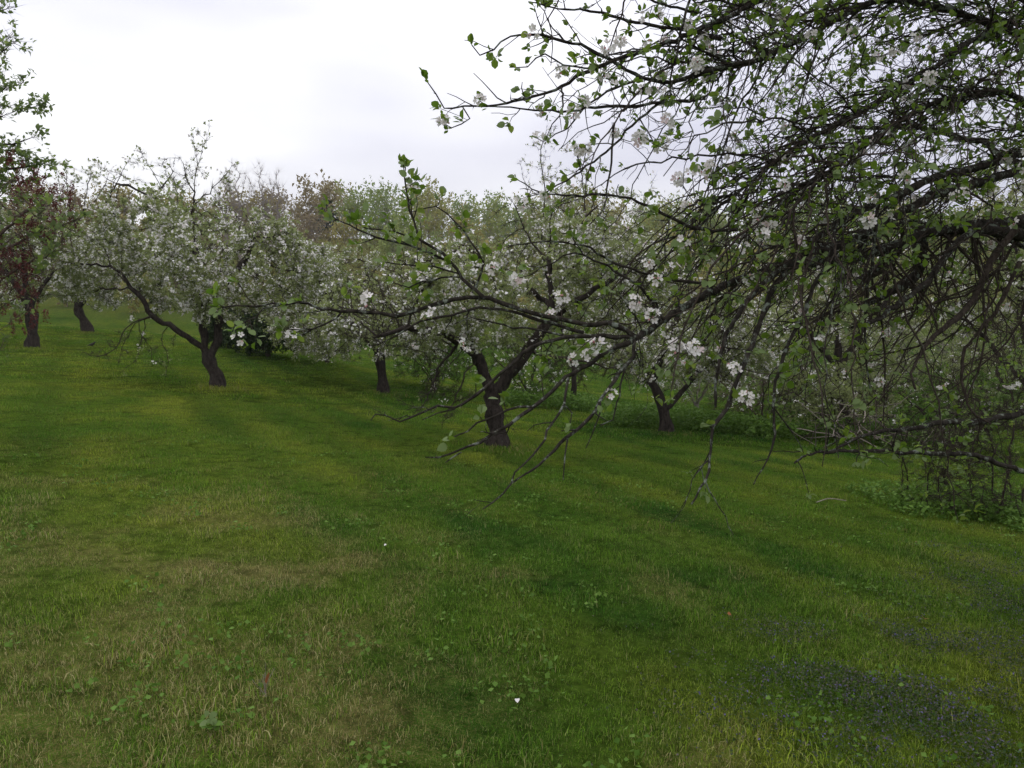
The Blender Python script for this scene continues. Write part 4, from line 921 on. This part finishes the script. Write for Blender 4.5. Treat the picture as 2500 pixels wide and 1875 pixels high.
td = unit(pos[k] - pos[par[k]] + rng.normal(0, .6, (m, 3)) + [0, 0, -.1]); tl = rng.uniform(.04, .2, m); spikes(tw, pos[k], td, tl, rng.uniform(.0014, .0026, m))
tw.build("twigs", M_TWIG, near, kind="stuff")
k2 = rng.integers(0, m, 7500); ends = pos[k[k2]] + td[k2] * tl[k2][:, None]
lm = MB(); inf_ = 1250 + 0 * ends[:, 0]; up_ = (ends[:, 2] - 1.6) / np.maximum(ends[:, 1], .2) > .48; ends = np.vstack([ends[up_], ends[~up_][:2600]]); k2 = np.concatenate([k2[up_], k2[~up_][:2600]])
cp_ = np.repeat(ends, 4, 0); dv = unit(np.repeat(td[k2], 4, 0) * .5 + rng.normal(0, .7, cp_.shape) + [0, 0, .25]); s_, d_, n_ = frame(dv)
stamp(lm, *DIAMOND, cp_, s_, d_, n_, np.repeat(np.where((ends[:, 2] - 1.6) / np.maximum(ends[:, 1], .2) > .48, 1.5, 1.0), 4) * rng.uniform(.024, .05, len(cp_)), np.clip(rng.normal(.5, .25, len(cp_)), 0, 1))  # the added shade leaves overhead are larger

# leaves: the 300 that show largest are objects, the rest one part
pp = np.array([l[0] for l in LV]); dd = np.array([l[1] for l in LV]); ss = np.array([l[2] for l in LV]); tt = np.array([l[3] for l in LV])
v = pp - CAM; px = v[:, 0] / v[:, 1]; py = (v[:, 2] * cp + v[:, 1] * sp) / (v[:, 1] * cp - v[:, 2] * sp)
inview = (np.abs(px) < .66) & (np.abs(py) < .495)
big = np.argsort(-(ss / v[:, 1]) * inview)[:300]; isbig = np.zeros(len(LV), bool); isbig[big] = True
S_, D_, N_ = frame(dd)
leaf_me = []
for i in range(8):
    lt = leaf_template(rng.uniform(-.05, .45), rng.uniform(.02, .3), rng.uniform(.24, .34)); m_ = MB(); m_.add(lt[0], lt[1], i / 7.0); leaf_me.append(m_.mesh("leaf", M_LEAF))
inv = Matrix.Translation(-near.location)
for i in big:
    o = bpy.data.objects.new("leaf", leaf_me[int(tt[i] * 7.99)]); COL.objects.link(o); o.parent = near; o.matrix_parent_inverse = inv
    M = Matrix(np.column_stack([S_[i] * ss[i], D_[i] * ss[i], N_[i] * ss[i]]).tolist()).to_4x4(); M.translation = Vector(pp[i]); o.matrix_basis = M
for c0 in range(4):
    j = np.where(~isbig)[0][c0::4]; stamp(lm, *leaf6(.1 + .1 * c0, .04 + .07 * c0, .26 + .03 * c0), pp[j], S_[j], D_[j], N_[j], ss[j], tt[j])
lm.build("crown", M_LEAF, near, kind="stuff", label="young green leaves of the near crown, with unseen overhead ones added for shade")
# blossom clusters
def cluster_mesh(seed, n):
    r = np.random.default_rng(seed); m_ = MB()
    for k in range(n):
        a = 2 * math.pi * k / n + r.normal(0, .3); c = np.array([math.cos(a) * .02, math.sin(a) * .02, r.uniform(.012, .03)]) * (0.2 if n == 1 else 1)
        nr = unit(c * [1, 1, .5] + [0, 0, .022] + r.normal(0, .008, 3)); x = unit(np.cross(nr, r.normal(0, 1, 3))); y = np.cross(nr, x)
        tv, tf, nb = flower_template(r.uniform(.1, .6), seed * 10 + k); sz = r.uniform(.015, .02)
        m_.add(c + sz * (tv[:, 0:1] * x + tv[:, 1:2] * y + tv[:, 2:3] * nr), tf, np.clip(r.normal(.6, .25), 0, 1), 0)
        for _ in range(7):
            e = unit(nr + r.normal(0, .35, 3)); spikes(m_, c[None], e[None], .0075, .0006, .5, 1)
        tube(m_, [[0, 0, 0], c * .5, c], .0008, 3, .5, 2, cap=False)
    for k in range(r.integers(0, 3)):
        c = unit(r.normal(0, 1, 3) + [0, 0, .3]) * r.uniform(.016, .028); q_ = np.array([c * .7, c * .85, c * 1.05, c * 1.22]); tube(m_, q_, [.001, .0042, .0045, .001], 6, r.random(), 3); tube(m_, [[0, 0, 0], c * .4, c * .75], .0007, 3, .5, 2, cap=False)
    return m_.mesh("blossom", [M_PETAL, M_STAMEN, M_UNDER, M_BUD])
CLM = [cluster_mesh(i + 1, n) for i, n in enumerate((3, 4, 5, 5, 6, 2))]
FL = [f for f in FL if 808 - F_PX * (f[0][2] - 1.6) / f[0][1] < 1030]   # no bloom on the low bare tips
fp = np.array([f[0] for f in FL]); fd = unit(np.array([f[1] for f in FL]) + rng.normal(0, .3, (len(FL), 3))); fs = np.array([f[2] for f in FL]) * .86
v = fp - CAM; inview = (np.abs(v[:, 0] / v[:, 1]) < .66); order = np.argsort(-(fs / v[:, 1]) * inview)
X_ = unit(np.cross(fd, rng.normal(0, 1, fd.shape))); Y_ = np.cross(fd, X_)
for i in order[:290]:
    o = bpy.data.objects.new("blossom", CLM[int(rng.integers(0, len(CLM)))]); COL.objects.link(o); o.parent = near; o.matrix_parent_inverse = inv
    M = Matrix(np.column_stack([X_[i] * fs[i], Y_[i] * fs[i], fd[i] * fs[i]]).tolist()).to_4x4(); M.translation = Vector(fp[i]); o.matrix_basis = M

# ------------------------------------------------------------------ ground ivy and small things in the grass
mbi, mbv = MB(), MB()
for (px, py, rx, ry) in ((2050, 1640, .35, .16), (1900, 1660, .28, .14), (2200, 1730, .45, .2), (2380, 1700, .4, .2), (2420, 1500, .4, .2), (2320, 1460, .35, .15), (2450, 1840, .35, .2), (2180, 1590, .35, .14), (2120, 1560, .25, .1), (2020, 1770, .35, .14), (2230, 1370, .3, .12), (1840, 1600, .15, .07), (2250, 1830, .3, .12), (1745, 1570, .08, .05)):
    px += 130; c = ground_at(px, py); m = int(3600 * rx * ry / .06); x = c[0] + rng.normal(0, rx * 1.4, m); y = c[1] + rng.normal(0, ry * 2.4, m)
    k = fbm(x * 3, y * 3, 74, 4) + rng.normal(0, .06, m) > .50; x, y = x[k], y[k]; m = len(x); z = H(x, y) + rng.uniform(.01, .05, m)
    dv = rng.normal(0, 1, (m, 3)) * [1, 1, .35] + [0, 0, .1]; s_, d_, n_ = frame(dv); stamp(mbi, np.array([[0, 0, 0], [.5, .5, .08], [0, 1, .0], [-.5, .5, .08]]), np.array([[0, 1, 2], [0, 2, 3]]), np.stack([x, y, z], -1), s_, d_, n_, rng.uniform(.006, .014, m), np.clip(rng.normal(.6, .3, m), 0, 1))
    j = rng.integers(0, m, m // 16); s_, d_, n_ = frame(rng.normal(0, 1, (len(j), 3))); stamp(mbv, *DIAMOND, np.stack([x[j], y[j], z[j] + .02], -1), s_, d_, n_, rng.uniform(.008, .016, len(j)), rng.random(len(j)))
o = mbi.build("ground_ivy", M_IVY, kind="stuff"); tag(o, "dark creeping ground ivy patches with violet flowers under the near tree", "ground cover")
mbv.build("violet_flowers", M_VIOLET, o, kind="stuff", label="tiny violet flowers")

mbc = MB(); n_ = 700; y = rng.uniform(2.4, 9, n_) ** 1.0; x = rng.uniform(-.72, .72, n_) * y
k = fbm(x * 1.2 + 30, y * 1.2, 29, 3) > .5; x, y = np.repeat(x[k], 8), np.repeat(y[k], 8); m = len(x)
x = x + rng.normal(0, .045, m); y = y + rng.normal(0, .045, m); s_, d_, n2_ = frame(rng.normal(0, 1, (m, 3)) * [1, 1, .3] + [0, 0, .25])
stamp(mbc, np.array([[0, 0, 0], [.45, .55, .1], [0, 1, 0], [-.45, .55, .1]]), DIAMOND[1], np.stack([x, y, H(x, y) + rng.uniform(.02, .05, m)], -1), s_, d_, n2_, rng.uniform(.014, .034, m), rng.random(m))
o = mbc.build("clover", M_UNDER, kind="stuff"); tag(o, "small broadleaf weeds and clover scattered through the lawn", "weeds")
M_ORANGE = leaf_mat("fallen_leaf", [(0, (.24, .09, .04)), (1, (.32, .13, .05))], None, .1)
def fallen(px, py, label, mat, size, name="fallen_leaf", cat="leaf", dz=.05):
    g = ground_at(px, py); m_ = MB(); dv = unit(np.array([[rng.normal(), rng.normal(), .15]])); s_, d_, n_ = frame(dv, np.array([[0, -.5, 1.0]]))
    stamp(m_, *leaf_template(.5, .2, .42), (g + [0, 0, dz])[None], s_, d_, n_, size, .5); tag(m_.build(name, mat), label, cat)
fallen(2258, 1537, "orange fallen leaf lying in the ground ivy", M_ORANGE, .05, dz=.06)
fallen(1772, 1518, "dull red fallen leaf in the grass left of the ivy", M_ORANGE, .03)
fallen(1262, 1735, "white fallen petal in the grass near the picture's bottom", M_PETAL, .026, "fallen_petal", "petal", .055)
fallen(945, 1346, "white fallen petal in the sunlit middle lawn", M_PETAL, .022, "fallen_petal", "petal")
# broad-leaved weed and dry stalks at the lower left
g = ground_at(512, 1795); w = thing("broadleaf_weed", "pale green broadleaf weed rosette low in the dry lawn", "weed", g); wl_ = MB(); lm_ = MB()
for k in range(11):
    a = 2 * math.pi * k / 11; dv = np.array([[math.cos(a), math.sin(a), rng.uniform(.25, .7)]]); s_, d_, n_ = frame(dv, np.array([[0, 0, 1.0]]))
    m_ = MB(); stamp(m_, *leaf_template(.3, .15, .28), (g + [0, 0, .03])[None], s_, d_, n_, rng.uniform(.035, .065), rng.uniform(.2, .7)); m_.build("leaf", M_UNDER, w)
for k in range(6):
    m_ = MB(); stamp(m_, *leaf_template(.2, .2, .45), (g + [0, 0, .05])[None] + rng.normal(0, .01, (1, 3)), *frame(rng.normal(0, .5, (1, 3)) + [0, 0, .9]), .035, 1.0); m_.build("leaf", M_LEAF, w)
g = ground_at(645, 1700); w = thing("dry_stalks", "upright dry straw stalks with one orange blade in the lower lawn", "dry plant", g)
for k in range(9):
    m_ = MB(); e = g + [rng.normal(0, .03), rng.normal(0, .03), rng.uniform(.07, .13)]; tube(m_, smooth_line([g + rng.normal(0, .008, 3) * [1, 1, 0], (g + e) / 2 + rng.normal(0, .006, 3), e], .03), .0011, 4, .5); m_.build("stalk", M_DEAD, w)
m_ = MB(); stamp(m_, *leaf_template(.1, .1, .16), (g + [.01, -.01, .04])[None], *frame(np.array([[.25, 0, 1.0]])), .07, .7); m_.build("blade", M_ORANGE, w)
# pale stick on the lawn below the hanging twigs
g0, g1 = ground_at(1993, 1240), ground_at(2065, 1236); m_ = MB(); tube(m_, smooth_line([g0 + [0, 0, .06], (g0 + g1) / 2 + [0, .05, .08], g1 + [0, 0, .06]], .05), .006, 5); tag(m_.build("pale_stick", M_DEAD), "pale bare stick lying on the lawn below the hanging twigs", "stick")
# bird
g = ground_at(225, 848); m_ = MB(); s = .9
q = np.array([[-.14, 0, .05], [-.08, 0, .065], [-.05, 0, .075], [0, 0, .085], [.04, 0, .105], [.065, 0, .135], [.085, 0, .15], [.1, 0, .148], [.125, 0, .143]]) * s
tube(m_, q + g, np.array([.008, .014, .03, .042, .04, .024, .024, .012, .002]) * s, 10)
for sy in (-.015, .015): tube(m_, np.array([[.0, sy, .06], [.005, sy, .03], [0, sy, .0], [.02, sy, .002]]) * s + g, .003, 5)
M_BIRD, n, l, out = mat_base("bird_feathers"); b_ = n.new("ShaderNodeBsdfPrincipled"); l.new(ramp(n, l, noise(n, l, 40, 2), [(.4, (.02, .018, .016)), (.7, (.05, .04, .035))]), b_.inputs['Base Color']); b_.inputs['Roughness'].default_value = .8; l.new(b_.outputs[0], out.inputs[0])
tag(m_.build("bird", M_BIRD), "small dark bird standing on the lawn left of the broad tree", "bird")
tris = sum(sum(len(p.vertices) - 2 for p in []) + len(m.loops) - 2 * len(m.polygons) for m in bpy.data.meshes)
print("triangles", tris, "objects", len(bpy.data.objects))

# ------------------------------------------------------------------ thin spring haze
hz_m = bpy.data.materials.new("haze"); hz_m.use_nodes = True; hn = hz_m.node_tree.nodes; hn.clear()
ho = hn.new("ShaderNodeOutputMaterial"); hv = hn.new("ShaderNodeVolumePrincipled")
hv.inputs['Color'].default_value = (.93, .94, .97, 1); hv.inputs['Density'].default_value = .0004; hv.inputs['Anisotropy'].default_value = 0.2
hz_m.node_tree.links.new(hv.outputs[0], ho.inputs['Volume'])
hm = MB(); x0, x1, y0, y1, z0, z1 = -180, 180, -60, 310, -9, 42
hm.add([[x0, y0, z0], [x1, y0, z0], [x1, y1, z0], [x0, y1, z0], [x0, y0, z1], [x1, y0, z1], [x1, y1, z1], [x0, y1, z1]], [[0, 3, 2, 1], [4, 5, 6, 7], [0, 1, 5, 4], [1, 2, 6, 5], [2, 3, 7, 6], [3, 0, 4, 7]])
hz = hm.build("haze", hz_m, smooth=False); hz["kind"] = "stuff"; tag(hz, "thin pale haze softening the far wooded hill", "haze")
